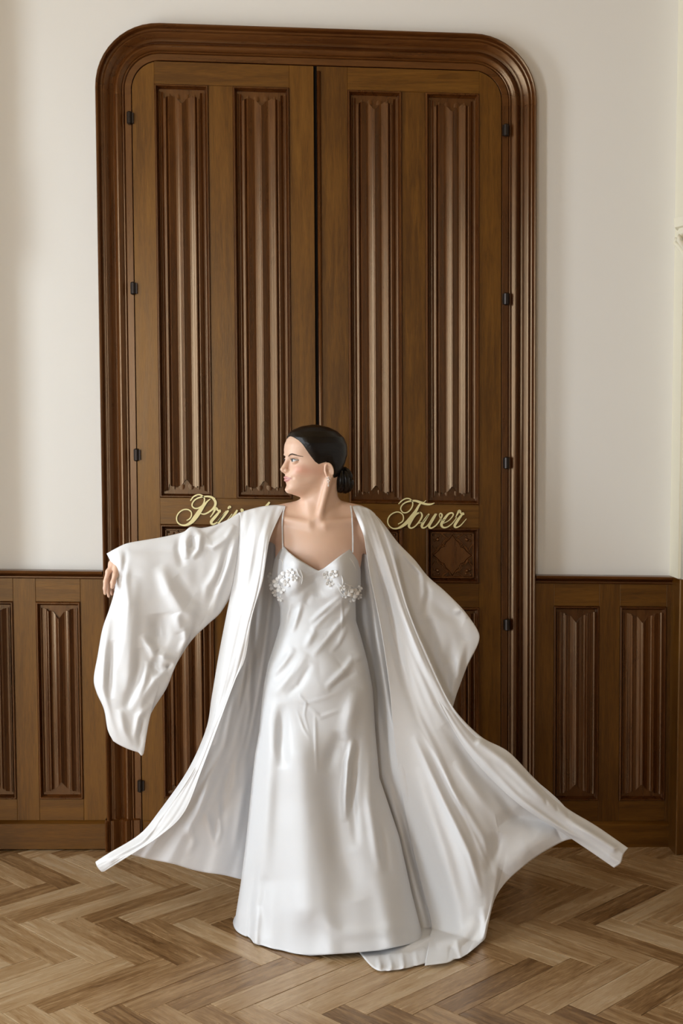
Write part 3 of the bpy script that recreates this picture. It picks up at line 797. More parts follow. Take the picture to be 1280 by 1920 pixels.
# hidden left hand inside the sleeve
for i in range(4): fd.cone(wr_l, wr_l + np.array([.045, .008, -.04 + i * .016]), .020, .012, .015)
for i in range(4): fd.cone(wr_l + np.array([.045, .008, -.04 + i * .016]), wr_l + np.array([.075, .008, -.075 + i * .018]), .010, .007, .005)
bV, bF = surface_net(fd)
hxl, hyl, hzl = w2h(bV[:, 0], bV[:, 1], bV[:, 2])
del fd
M_SKIN, nt, b_ = new_mat('skin')
at = N(nt, 'ShaderNodeVertexColor'); at.layer_name = 'Col'
nt.links.new(at.outputs[0], b_.inputs['Base Color'])
b_.inputs['Roughness'].default_value = 0.42; b_.inputs['Subsurface Weight'].default_value = 0.18
b_.inputs['Subsurface Radius'].default_value = (.012, .005, .003); b_.inputs['Subsurface Scale'].default_value = 1.0
body = mesh_np('body', bV, bF, M_SKIN, PERSON)
col = np.tile(np.array([.72, .475, .345]), (len(bV), 1))
axl = np.abs(hxl)
def blend(mask, c):
    global col
    mask = np.clip(mask, 0, 1)[:, None]; col = col * (1 - mask) + np.array(c) * mask
inh = (hyl > 0) & (hzl > -.01) & (hzl < .23)
blend(.55 * np.exp(-((axl - .050) / .018) ** 2 - ((hzl - .082) / .016) ** 2) * inh, (.72, .30, .22))
lipm = inh & (hyl > .082) & (axl < .0245)
lz0 = .0415 + .0100 * (axl / .0235) ** 2; lz1 = .0635 - .0065 * (axl / .0235) ** 1.5
blend(lipm * np.clip((hzl - lz0) / .0012, 0, 1) * np.clip((lz1 - hzl) / .0012, 0, 1), (.60, .29, .26))
blend(.55 * lipm * np.exp(-((hzl - (.0530 + .003 * axl / .025)) / .0012) ** 2), (.20, .06, .05))
blend(.35 * inh * np.exp(-((axl - .030) / .017) ** 2 - ((hzl - .121) / .006) ** 2) * (hyl > .07), (.45, .26, .19))
# nails
ca = body.data.color_attributes.new('Col', 'FLOAT_COLOR', 'POINT')
ca.data.foreach_set('color', np.concatenate([col, np.ones((len(col), 1))], 1).astype(np.float32).ravel())

# ---- eyes
M_EYE, nt, b_ = new_mat('eye'); at = N(nt, 'ShaderNodeVertexColor'); at.layer_name = 'Col'
nt.links.new(at.outputs[0], b_.inputs['Base Color']); b_.inputs['Roughness'].default_value = 0.08
for ec in EYE:
    V = []; F = []; C = []; n, m = 24, 32
    gaze = np.array([0.10, 1, .02]); gaze /= np.linalg.norm(gaze)
    u_ = np.cross(gaze, (0, 0, 1)); u_ /= np.linalg.norm(u_); v_ = np.cross(u_, gaze)
    for i in range(n + 1):
        a = math.pi * (i / n) ** 1.3
        for j in range(m):
            t = 2 * math.pi * j / m
            p = np.array(ec) + .0139 * (gaze * math.cos(a) + (u_ * math.cos(t) + v_ * math.sin(t)) * math.sin(a)); q_ = h2w(ec) + HS * (p - np.array(ec)) @ HR; V.append(q_)
            C.append((.01, .01, .012, 1) if a < .16 else ((.07, .085, .09, 1) if a < .40 else ((.05, .06, .07, 1) if a < .46 else (.55, .53, .52, 1))))
    for i in range(n):
        for j in range(m): F.append((i * m + j, i * m + (j + 1) % m, (i + 1) * m + (j + 1) % m, (i + 1) * m + j))
    e = mesh_np('eye', V, F, M_EYE, body)
    ca = e.data.color_attributes.new('Col', 'FLOAT_COLOR', 'POINT'); ca.data.foreach_set('color', np.array(C, np.float32).ravel())
def face_y(x, z):
    """front surface of the face at local (x, z)"""
    ys_ = np.linspace(.05, .125, 300)
    w = np.array([h2w((x, y, z)) for y in ys_])
    d = head_fn(w[:, 0], w[:, 1], w[:, 2]); k = np.nonzero(d < 0)[0]
    return ys_[k[-1]] if len(k) else .07
M_HAIRDARK = plain('lash_hair', (.018, .011, .008), .5)
M_BROW = plain('brow_hair', (.075, .040, .026), .7)
for s in (-1, 1):
    mb = MB(); pts = []; rad = []
    for i in range(9):
        t = i / 8; x = s * (.0130 + .0420 * t); z = .1275 + .0070 * math.sin(min(t * 1.25, 1.0) * math.pi * .62) - .0085 * max(0, t - .5) / .5
        pts.append(h2w((x, face_y(x, z) - .0003, z))); rad.append(.0005 + .0015 * math.sin(math.pi * min(1, (t * .85 + .12))) ** .6)
    mb.tube(pts, rad, 6); mb.tube([p + upv * .0016 for p in pts[1:-2]], [r * .8 for r in rad[1:-2]], 6); mb.build('eyebrow', M_BROW, body, True)
    mb = MB(); pts = []
    for i in range(11):
        t = -1 + 2 * i / 10; ex = .0152 * t; x = s * (.0295 + ex); z = .1138 + .0012 * t + .0046 * math.sqrt(max(0, 1 - t * t)) + .0004
        y = .0750 + math.sqrt(max(.0152 ** 2 - ex ** 2 * .80 - (z - .1135) ** 2, 1e-6)) / 1.0; pts.append(h2w((x, y, z)))
    mb.tube(pts, [.0004] + [.0009] * 7 + [.0011, .0010, .0005], 5)
    for i in range(3, 11):
        p = np.array(pts[i]); o = side * s * (.0015 + .0006 * i) * .5 + fwd * .0050 + upv * (.0028 + .0002 * i)
        mb.tube([p, p + o * .6, p + o + upv * .0016], [.0003, .0002, .0001], 4)
    mb.build('eyelashes', M_HAIRDARK, body, True)

# ---- hair: slick cap, drawn back to a low bun
hb = Field(axis((hx - .13, hx + .16, .0022)), axis((hy - .14, hy + .15, .0022)), axis((hz_ - .005, hz_ + .255, .0022)))
def hair_fn(X, Y, Z):
    x, y, z = w2h(X, Y, Z); x, y, z = np.broadcast_arrays(x, y, z); ax = np.abs(x)
    d = skull(x, y, z, .0068)
    d = d + .0010 * np.exp(-(x / .003) ** 2) * (y > -.03)                       # centre parting
    # hairline: forehead edge, temple, round the ear, nape
    zl = np.interp(y.ravel(), [-.12, -.060, -.042, -.036, -.026, -.010, .004, .014, .026, .042, .056, .070, .082, .10], [.020, .028, .040, .075, .098, .106, .103, .099, .108, .132, .155, .178, .191, .20]).reshape(y.shape)
    zl = zl + .006 * (1 - np.clip(ax / .04, 0, 1)) * (y > .05)
    k_ = np.clip((z - zl) / .040, 0, 1); d = d + .0052 * (1 - k_) ** 2
    return smax(d, (zl - z) * .8, .0025)
def smax(a, b, k): return -smin(-a, -b, k)
hb.union(hair_fn, hc - .14, hc + .25, .004, 0)
hV, hF = surface_net(hb)
M_HAIR, nt, b_ = new_mat('dark_brown_hair')
b_.inputs['Base Color'].default_value = (.0060, .0038, .0030, 1); b_.inputs['Roughness'].default_value = .28; b_.inputs['Specular IOR Level'].default_value = .32
tc = N(nt, 'ShaderNodeAttribute'); tc.attribute_name = 'strand'; mp = N(nt, 'ShaderNodeMapping')
no = N(nt, 'ShaderNodeTexNoise'); no.inputs['Scale'].default_value = 1.0; no.inputs['Detail'].default_value = 3; bp = N(nt, 'ShaderNodeBump'); bp.inputs['Strength'].default_value = .35; bp.inputs['Distance'].default_value = .002
nt.links.new(tc.outputs['Vector'], mp.inputs[0]); nt.links.new(mp.outputs[0], no.inputs[0]); nt.links.new(no.outputs[0], bp.inputs['Height']); nt.links.new(bp.outputs[0], b_.inputs['Normal'])
hair = mesh_np('hair', hV, hF, M_HAIR, PERSON)
lx, ly, lz = w2h(hV[:, 0], hV[:, 1], hV[:, 2]); th_ = np.arctan2(np.abs(lx) + .004, lz - .046)
sa_ = hair.data.attributes.new('strand', 'FLOAT_VECTOR', 'POINT'); sa_.data.foreach_set('vector', np.stack([th_ * 55, ly * 12, np.sign(lx) * 5], 1).astype(np.float32).ravel())
bun = MB(); rnd = random.Random(3)
bc = np.array([.004, -.094, .046])
for k in range(7):                        # coiled strands
    pts = []; R0 = .026 - .002 * (k % 3); ph = k * .9; tl = rnd.uniform(-.5, .5)
    for i in range(15):
        a = ph + i / 14 * math.pi * 1.5
        v = np.array([R0 * math.cos(a), .012 * math.sin(a * .5 + k) + (k - 3) * .0055, 1.28 * R0 * math.sin(a)])
        v = np.array([v[0], v[1] * math.cos(tl) - v[2] * math.sin(tl) * .3, v[2]])
        pts.append(h2w(bc + v))
    bun.tube(pts, [.005] + [.0135] * 13 + [.005], 8)
bun.build('bun', M_HAIR, hair, True)
bs = Field(axis((hx - .05, hx + .17, .0035)), axis((hy - .12, hy + .13, .0035)), axis((hz_ - .01, hz_ + .13, .0035)))
bs.ell(h2w(bc), (.030, .032, .040), .01); v_, f_ = surface_net(bs); mesh_np('bun_core', v_, f_, M_HAIR, hair)
# ---- earring: cluster of crystals with drops
M_CR = plain('crystal_and_silver', (.90, .89, .88), .15, .2)
er = MB()
def ball(mb, c, r, n=6):
    c = np.array(c); base = len(mb.v); 
    for i in range(n + 1):
        for j in range(n):
            a = math.pi * i / n; t = 2 * math.pi * j / n; mb.v.append(tuple(c + r * np.array([math.sin(a) * math.cos(t), math.sin(a) * math.sin(t), math.cos(a)])))
    for i in range(n):
        for j in range(n): mb.f.append((base + i * n + j, base + i * n + (j + 1) % n, base + (i + 1) * n + (j + 1) % n, base + (i + 1) * n + j))
for (dx, dy, dz, r) in ((0, 0, 0, .0036), (0, .0055, .003, .0026), (0, -.0055, .003, .0026), (0, .004, -.005, .0024), (0, -.004, -.005, .0024), (0, 0, .006, .0026), (0, 0, -.0095, .0034), (0, 0, -.016, .0022), (0, 0, -.0215, .0032)):
    ball(er, h2w((.0815 + dx, -.012 + dy, .050 + dz)), r * .85)
eo = er.build('earring', M_CR, PERSON, False); tag(eo, 'small crystal drop earring')
er = MB()
for (dx, dy, dz, r) in ((0, 0, 0, .0036), (0, .0055, .003, .0026), (0, -.0055, .003, .0026), (0, 0, -.0095, .0034), (0, 0, -.0215, .0032)): ball(er, h2w((-.0815 + dx, -.012 + dy, .050 + dz)), r)
tag(er.build('earring', M_CR, PERSON, False), 'small crystal drop earring')

# ------------------------------------------------------------------ cloth tools
def crom(P_, n):
    """Catmull-Rom resample of rows of points by arc length to n samples"""
    P_ = np.asarray(P_, float); m = len(P_)
    E_ = np.vstack([2 * P_[0] - P_[1], P_, 2 * P_[-1] - P_[-2]])
    out = []
    for i in range(m - 1):
        p0, p1, p2, p3 = E_[i:i + 4]
        for t in np.linspace(0, 1, 16, endpoint=False):
            out.append(.5 * ((2 * p1) + (-p0 + p2) * t + (2 * p0 - 5 * p1 + 4 * p2 - p3) * t * t + (-p0 + 3 * p1 - 3 * p2 + p3) * t ** 3))
    out.append(P_[-1]); out = np.array(out)
    L = np.concatenate([[0], np.cumsum(np.linalg.norm(np.diff(out[:, :2], axis=0), axis=1))]); q_ = np.linspace(0, L[-1], n)
    return np.stack([np.interp(q_, L, out[:, k]) for k in range(out.shape[1])], 1)
def cross_interp(G, n, us=None):
    """interpolate across guides (G: g x rows x 3) smoothly"""
    g = len(G); us = np.linspace(0, 1, g) if us is None else np.array(us)
    E_ = np.concatenate([[2 * G[0] - G[1]], G, [2 * G[-1] - G[-2]]]); ue = np.concatenate([[2 * us[0] - us[1]], us, [2 * us[-1] - us[-2]]])
    out = []
    for u in np.linspace(0, 1, n):
        i = min(max(np.searchsorted(us, u, 'right') - 1, 0), g - 2); t = (u - us[i]) / (us[i + 1] - us[i])
        p0, p1, p2, p3 = E_[i:i + 4]; h = us[i + 1] - us[i]
        m1 = (p2 - p0) / (ue[i + 2] - ue[i]) * h; m2 = (p3 - p1) / (ue[i + 3] - ue[i + 1]) * h
        out.append((2 * t ** 3 - 3 * t * t + 1) * p1 + (t ** 3 - 2 * t * t + t) * m1 + (-2 * t ** 3 + 3 * t * t) * p2 + (t ** 3 - t * t) * m2)
    return np.array(out)
def fold_disp(px, py, folds):
    """ridges (amp > 0) and hollows (amp < 0) drawn as polylines; tapered at both ends. amp in metres, width in px"""
    D = np.zeros_like(px)
    for pts, amp, w, *o in folds:
        pts = np.asarray(pts, float); seg = np.diff(pts, axis=0); L = np.linalg.norm(seg, axis=1); cum = np.concatenate([[0], np.cumsum(L)])
        bd = np.full(px.shape, 1e9); bs_ = np.zeros_like(px)
        for i in range(len(seg)):
            d = seg[i]; t = np.clip(((px - pts[i, 0]) * d[0] + (py - pts[i, 1]) * d[1]) / max(L[i] ** 2, 1e-6), 0, 1)
            ex, ey = px - pts[i, 0] - t * d[0], py - pts[i, 1] - t * d[1]
            dd = np.hypot(ex, ey); m = dd < bd
            bd = np.where(m, dd, bd); bs_ = np.where(m, (cum[i] + t * L[i]) / cum[-1], bs_)
        tp = o[0] if o else 'b'
        k = np.sin(math.pi * np.clip(bs_, .0, 1)) ** .7 if tp == 'b' else (np.clip(1 - bs_, 0, 1) ** .7 if tp == 's' else (np.clip(bs_, 0, 1) ** .7 if tp == 'e' else 1.0))
        D += amp * np.exp(-(bd / w) ** 2) * k
    return D
def sheet(name, guides, folds, mat, parent, nu, nv, us=None, extra=None, thick=.0012, zmin=.006):
    """cloth sheet; guides run from top to hem, each a list of (px, py, depth relative to Y0)"""
    G = np.array([crom(g, nv) for g in guides]); S_ = cross_interp(G, nu, us)
    px, py, dy = S_[..., 0], S_[..., 1], S_[..., 2]
    u = np.linspace(0, 1, nu)[:, None] * np.ones((1, nv)); t = np.ones((nu, 1)) * np.linspace(0, 1, nv)[None, :]
    D = fold_disp(px, py, folds)
    if extra is not None: D = D + extra(u, t, px, py)
    V = Pn(px, py, Y0 + dy - D)
    V = V.reshape(-1, 3); V[:, 2] = np.maximum(V[:, 2], zmin + .55 * np.clip(D.ravel(), 0, .03))
    F = []
    for i in range(nu - 1):
        for j in range(nv - 1):
            a = i * nv + j; F.append((a, a + 1, a + nv + 1, a + nv))
    o = mesh_np(name, V, F, mat, parent)
    if thick:
        m = o.modifiers.new('thickness', 'SOLIDIFY'); m.thickness = thick; m.offset = 0
    return o

# ------------------------------------------------------------------ dress
XLs = np.array([(1022, 528), (1030, 523), (1050, 514.5), (1070, 511), (1090, 510), (1112, 514), (1127, 521), (1140, 525.5), (1171, 525), (1209, 514), (1243, 503), (1284, 495), (1327, 490), (1371, 486), (1415, 478), (1459, 473), (1530, 466), (1596, 459), (1659, 451), (1710, 443), (1757, 437), (1800, 432)])
XRs = np.array([(1022, 659), (1030, 663), (1052, 673), (1070, 675.5), (1104, 676), (1127, 666), (1165, 667), (1193, 676), (1243, 689), (1290, 698), (1337, 701), (1371, 703), (1415, 707), (1459, 711), (1491, 722), (1569, 748), (1674, 771), (1764, 794), (1800, 802)])
HEM = np.array([(430, 1757), (437, 1757), (450, 1757.5), (464, 1756), (467, 1765), (482, 1771), (517, 1784), (545, 1793), (595, 1791), (658, 1787), (712, 1782), (751, 1774), (794, 1764), (810, 1762)])
NECK = np.array([(505, 1056), (514, 1049), (523, 1033), (530, 1022), (540, 1034), (555, 1046), (575, 1058), (590, 1067), (597, 1070), (606, 1066), (622, 1054), (640, 1040), (655, 1030), (661, 1026), (668, 1040), (673, 1052), (685, 1060)])
dress_folds_0 = [
    ([(553, 1060), (552, 1095)], .042, 27, 'n'), ([(638, 1062), (640, 1098)], .040, 27, 'n'), ([(597, 1075), (597, 1120)], -.012, 16),
    ([(520, 1132), (560, 1112), (590, 1085), (600, 1072)], -.007, 7), ([(672, 1128), (636, 1104), (612, 1085), (600, 1072)], -.007, 7),
    ([(566, 1128), (556, 1160), (548, 1185)], .007, 5), ([(545, 1130), (538, 1158), (536, 1175)], .005, 4), ([(582, 1110), (572, 1132)], -.004, 6),
    ([(655, 1110), (620, 1150), (590, 1180), (572, 1215)], .010, 6), ([(672, 1118), (640, 1165), (608, 1205), (585, 1230)], .008, 5.5), ([(636, 1135), (602, 1170), (580, 1190)], -.008, 5),
    ([(640, 1120), (642, 1160), (640, 1185)], .003, 2.5), ([(650, 1175), (635, 1205), (618, 1225)], .006, 4), ([(645, 1112), (605, 1146), (580, 1168)], .006, 4),
    ([(610, 1190), (650, 1225), (665, 1240)], -.014, 22), ([(690, 1230), (660, 1235), (640, 1262), (610, 1290)], .009, 6), ([(668, 1258), (640, 1275), (616, 1296)], -.006, 5),
    ([(575, 1225), (548, 1262), (525, 1290), (508, 1300)], .010, 8), ([(552, 1215), (530, 1245), (508, 1268)], .007, 6), ([(515, 1235), (503, 1262), (495, 1280)], .004, 5),
    ([(584, 1245), (560, 1285), (535, 1306)], -.006, 6), ([(555, 1255), (600, 1280), (640, 1250)], .012, 30),
    ([(562, 1305), (574, 1319), (610, 1308), (650, 1290)], .0030, 2.2, 's'), ([(574, 1318), (570, 1340), (582, 1385)], .0022, 2.0, 's'), ([(555, 1330), (568, 1365), (582, 1388)], .0022, 2.0),
    ([(590, 1335), (592, 1400), (594, 1450)], .0025, 2.5), ([(550, 1308), (574, 1320)], .002, 2.5), ([(574, 1322), (600, 1345), (640, 1330)], .0025, 3),
    ([(530, 1320), (528, 1400), (532, 1440)], -.020, 11), ([(508, 1320), (506, 1420), (500, 1520), (492, 1650)], .022, 16),
    ([(560, 1420), (566, 1500), (570, 1600), (575, 1700)], .034, 38, 'n'), ([(668, 1290), (655, 1350), (650, 1390)], .016, 14), ([(640, 1372), (625, 1410), (612, 1450)], -.016, 12),
    ([(662, 1385), (652, 1430), (648, 1490), (646, 1540)], .020, 5.5), ([(672, 1380), (664, 1430), (660, 1500), (668, 1590)], -.014, 9), ([(632, 1400), (626, 1480), (640, 1600), (665, 1690)], -.026, 24),
    ([(695, 1400), (692, 1500), (706, 1590), (716, 1640)], .014, 10), ([(712, 1540), (722, 1605), (728, 1640)], -.008, 8), ([(690, 1560), (720, 1680), (735, 1770)], .016, 20, 'e'), ([(470, 1560), (462, 1680), (455, 1756)], -.008, 8, 'e'),
    ([(482, 1600), (470, 1700), (468, 1768)], -.022, 7, 'e'), ([(485, 1700), (478, 1745), (478, 1775)], .018, 8, 'e'), ([(500, 1640), (492, 1700), (500, 1760)], -.006, 9),
    ([(600, 1500), (606, 1620), (620, 1790)], .010, 18, 'e'), ([(540, 1560), (534, 1680), (530, 1790)], -.006, 14, 'e'), ([(760, 1640), (772, 1700), (776, 1760)], -.008, 12),
    ([(590, 1720), (640, 1750), (720, 1745), (770, 1725)], .008, 12),
]
dress_folds = [(f[0], f[1] * (1.35 if f[2] < 7 else 1.1), *f[2:]) for f in dress_folds_0]
def build_dress():
    nt_, nf, nb = 210, 170, 40
    th_f = np.linspace(math.pi, 0, nf)                      # left silhouette -> front -> right silhouette
    V = []; 
    c = np.cos(th_f); s_ = np.sin(th_f)
    t = np.linspace(0, 1, nt_)[:, None]
    # iterate: x depends on py, top/hem py depend on x
    px = 600 + 90 * c[None, :] + 0 * t; py = 1040 + 720 * t + 0 * px
    for _ in range(14):
        xl = np.interp(py, XLs[:, 0], XLs[:, 1]); xr = np.interp(py, XRs[:, 0], XRs[:, 1])
        px = (xl + xr) / 2 + (xr - xl) / 2 * c[None, :]
        top = np.interp(px[0], NECK[:, 0], NECK[:, 1])[None, :]; hem = np.interp(px[-1], HEM[:, 0], HEM[:, 1])[None, :]
        py = top + (hem - top) * t
    fd_ = np.interp(py, [1020, 1060, 1140, 1180, 1300, 1400, 1500, 1650, 1790], [.108, .110, .100, .102, .130, .135, .150, .200, .275])
    cd = np.interp(py, [1020, 1200, 1500, 1800], [.0, .005, .01, .03])
    dy = cd - fd_ * s_[None, :] ** .85
    dy = dy - .10 * t ** 3 * ((c[None, :] + 1) / 2) ** 1.5
    D = fold_disp(px, py, dress_folds) * np.clip(s_[None, :] * 3.2, 0, 1) ** .7
    V = Pn(px, py, Y0 + dy - D); V[..., 2] = np.maximum(V[..., 2], .004)
    # back half, plain
    th_b = np.linspace(0, -math.pi, nb + 2)[1:-1]
    zf = V[:, [0, -1], :]
    tb = t
    topb = V[0, [0, -1], 2].mean() - .02
    B = []
    for a in th_b:
        k = (1 - math.cos(a)) / 2                           # 0 at right silhouette, 1 at left
        base = V[:, -1, :] * (1 - k) + V[:, 0, :] * k
        p = base.copy(); bd = np.interp(np.linspace(0, 1, nt_), [0, .2, .4, .6, 1], [.085, .08, .12, .16, .30])
        p[:, 1] += bd * math.sin(-a); B.append(p)
    ALL = np.concatenate([V, np.stack(B, 1)], 1)            # rows x around
    R_, C_ = ALL.shape[:2]; F = []
    for i in range(R_ - 1):
        for j in range(C_):
            j2 = (j + 1) % C_; F.append((i * C_ + j, (i + 1) * C_ + j, (i + 1) * C_ + j2, i * C_ + j2))
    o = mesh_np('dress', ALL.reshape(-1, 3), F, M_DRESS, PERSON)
    m = o.modifiers.new('thickness', 'SOLIDIFY'); m.thickness = .0015; m.offset = 0
    return o
dress = build_dress()
for pts in ([(530, 1030, -.108), (529, 1000, -.088), (529, 975, -.066), (531, 960, -.040), (534, 949, -.005)], [(661, 1036, -.105), (661, 1005, -.086), (660, 980, -.064), (659, 962, -.038), (657, 948, -.005)]):
    g_ = crom(pts, 16); V = []
    for q_ in range(len(g_)):
        c_ = P(g_[q_, 0], g_[q_, 1], Y0 + g_[q_, 2]); near = (np.abs(bV[:, 0] - c_[0]) < .007) & (np.abs(bV[:, 2] - c_[2]) < .007)
        if near.any(): g_[q_, 2] = bV[near, 1].min() - Y0 + .0095
    mb = MB(); a = Pn(g_[:, 0] - 1.3, g_[:, 1], Y0 + g_[:, 2] - .012); b = Pn(g_[:, 0] + 1.3, g_[:, 1], Y0 + g_[:, 2] - .012)
    n = len(a); mb.add(list(a) + list(b) + [p + np.array([0, .002, 0]) for p in a] + [p + np.array([0, .002, 0]) for p in b],
        [(i, i + 1, n + i + 1, n + i) for i in range(n - 1)] + [(2 * n + i, 3 * n + i, 3 * n + i + 1, 2 * n + i + 1) for i in range(n - 1)] + [(i, 2 * n + i, 2 * n + i + 1, i + 1) for i in range(n - 1)] + [(n + i, n + i + 1, 3 * n + i + 1, 3 * n + i) for i in range(n - 1)])
    mb.build('shoulder_strap', M_DRESS, dress)
# lace flowers on the bust
def flower(px, py, dep, r, rot, tl):
    mb = MB(); c = P(px, py, Y0 + dep)
    for k in range(5):
        a = rot + k * 2 * math.pi / 5; ca, sa = math.cos(a), math.sin(a); base = len(mb.v)
        for i, (l, w, h) in enumerate(((.12, .10, 0), (.45, .36, .22), (.80, .42, .42), (1.05, .20, .62))):
            for q_ in (-1, 0, 1):
                x = l * ca - q_ * w * sa; z = l * sa + q_ * w * ca; y = -(h + (.16 if q_ else 0)) * .55
                mb.v.append(tuple(c + r * np.array([x, y + tl[0] * x + tl[1] * z, z])))
        for i in range(3):
            for q_ in range(2): b_0 = base + i * 3 + q_; mb.f.append((b_0, b_0 + 1, b_0 + 4, b_0 + 3))
    ball(mb, c + np.array([0, -r * .25, 0]), r * .20, 5)
    o = mb.build('flower_applique', M_LACE, dress, True)
    m = o.modifiers.new('thickness', 'SOLIDIFY'); m.thickness = .0006
rnd = random.Random(12)
FL = [(532, 1082, 9), (543, 1074, 7), (520, 1092, 8), (508, 1080, 6), (512, 1100, 7), (526, 1104, 7), (538, 1092, 7), (517, 1112, 6), (525, 1122, 5), (552, 1084, 5), (507, 1090, 4),
      (612, 1078, 6.5), (625, 1076, 7), (618, 1092, 7), (642, 1102, 5), (653, 1108, 8), (664, 1112, 8), (660, 1122, 6), (672, 1104, 6), (673, 1118, 5), (647, 1116, 5)]
for (px, py, r) in FL:
    xl = np.interp(py, XLs[:, 0], XLs[:, 1]); xr = np.interp(py, XRs[:, 0], XRs[:, 1]); cc = (px - (xl + xr) / 2) / ((xr - xl) / 2)
    s_ = math.sqrt(max(1 - min(cc * cc, 1), 0))
    dd = float(fold_disp(np.array([[float(px)]]), np.array([[float(py)]]), dress_folds)[0, 0]) * min(1, s_ * 3.2) ** .7
    flower(px, py, -(.106 * s_ ** .85) - dd - .004, r / 544 * 1.15, rnd.uniform(0, 1.2), (rnd.uniform(-.3, .3) + cc * .5, rnd.uniform(-.3, .3)))

# lace sprigs between the flowers
for pts in ([(563, 1068), (567, 1082), (565, 1096)], [(556, 1066), (560, 1078), (570, 1088)], [(640, 1078), (643, 1090), (641, 1100)], [(634, 1092), (642, 1100), (655, 1104)], [(646, 1094), (656, 1098), (668, 1102)], [(655, 1046), (662, 1056), (668, 1070)], [(523, 1046), (530, 1054), (528, 1066)], [(632, 1096), (640, 1112), (652, 1120)]):
    g_ = crom([(a, b, 0) for a, b in pts], 8); P3 = []
    for (px, py, _z) in g_:
        xl = np.interp(py, XLs[:, 0], XLs[:, 1]); xr = np.interp(py, XRs[:, 0], XRs[:, 1]); cc = (px - (xl + xr) / 2) / ((xr - xl) / 2); s_ = math.sqrt(max(1 - min(cc * cc, 1), 0))
        dd = float(fold_disp(np.array([[px]]), np.array([[py]]), dress_folds)[0, 0]) * min(1, s_ * 3.2) ** .7
        P3.append(P(px, py, Y0 - .108 * s_ ** .85 - dd - .002))
    mb = MB(); mb.tube(P3, [.0006, .0012, .0019, .0022, .0020, .0015, .0010, .0005], 5); mb.build('lace_sprig', M_LACE, dress, True)

# ------------------------------------------------------------------ robe
def radial(freqs, amp0, amp1, p=1.0):
    def fn(u, t, px, py):
        D = 0
        for (f, ph, a) in freqs: D = D + a * np.sin(2 * math.pi * (f * u + ph + .12 * np.sin(3 * t + f)))
        return D * (amp0 + (amp1 - amp0) * t ** p)
    return fn
# back of the robe, seen from inside on her right (viewer's left)
robe = sheet('robe', [
    [(455, 985, .03), (450, 1060, .03), (436, 1150, .03), (415, 1250, .04), (398, 1340, .04), (362, 1432, .03), (312, 1512, .01), (268, 1566, .00), (247, 1603, -.01)],
    [(475, 985, .04), (466, 1080, .05), (448, 1200, .06), (424, 1310, .07), (385, 1430, .05), (335, 1530, .02), (280, 1611, .00)],
    [(490, 985, .05), (484, 1100, .07), (465, 1230, .09), (440, 1350, .09), (404, 1460, .07), (360, 1550, .04), (325, 1620, .02)],
    [(505, 985, .06), (500, 1110, .09), (484, 1240, .11), (462, 1360, .12), (430, 1470, .10), (395, 1560, .07), (370, 1633, .05)],
    [(520, 985, .07), (516, 1120, .11), (502, 1240, .13), (482, 1360, .14), (460, 1480, .13), (438, 1570, .11), (420, 1641, .09)],
    [(540, 980, .075), (538, 1120, .12), (525, 1250, .15), (510, 1370, .17), (492, 1480, .17), (475, 1580, .16), (462, 1650, .14)],
    [(570, 975, .08), (575, 1120, .13), (570, 1250, .17), (560, 1370, .20), (550, 1480, .21), (545, 1580, .21), (540, 1655, .20)]],
    [([(458, 1130), (440, 1260), (405, 1390), (350, 1480)], .012, 7), ([(474, 1180), (468, 1330), (450, 1440)], .010, 6), ([(486, 1060), (478, 1200), (470, 1300)], -.010, 8),
     ([(455, 1360), (438, 1470), (400, 1540)], .016, 9), ([(430, 1430), (415, 1520), (400, 1560)], -.014, 8), ([(400, 1440), (372, 1530), (350, 1570)], .012, 8), ([(385, 1520), (395, 1560), (402, 1585)], .016, 6), ([(355, 1545), (362, 1580), (350, 1600)], .010, 7),
     ([(410, 1500), (412, 1560), (404, 1590)], .012, 5), ([(440, 1300), (420, 1400), (380, 1480)], .008, 5), ([(465, 1420), (450, 1520), (440, 1600)], .012, 9),
     ([(447, 1330), (455, 1290), (462, 1240)], .006, 3)],
    M_ROBE_IN, PERSON, 150, 150, extra=radial([(3.5, .1, .5), (6.3, .4, .35), (11, .7, .10)], .002, .008))
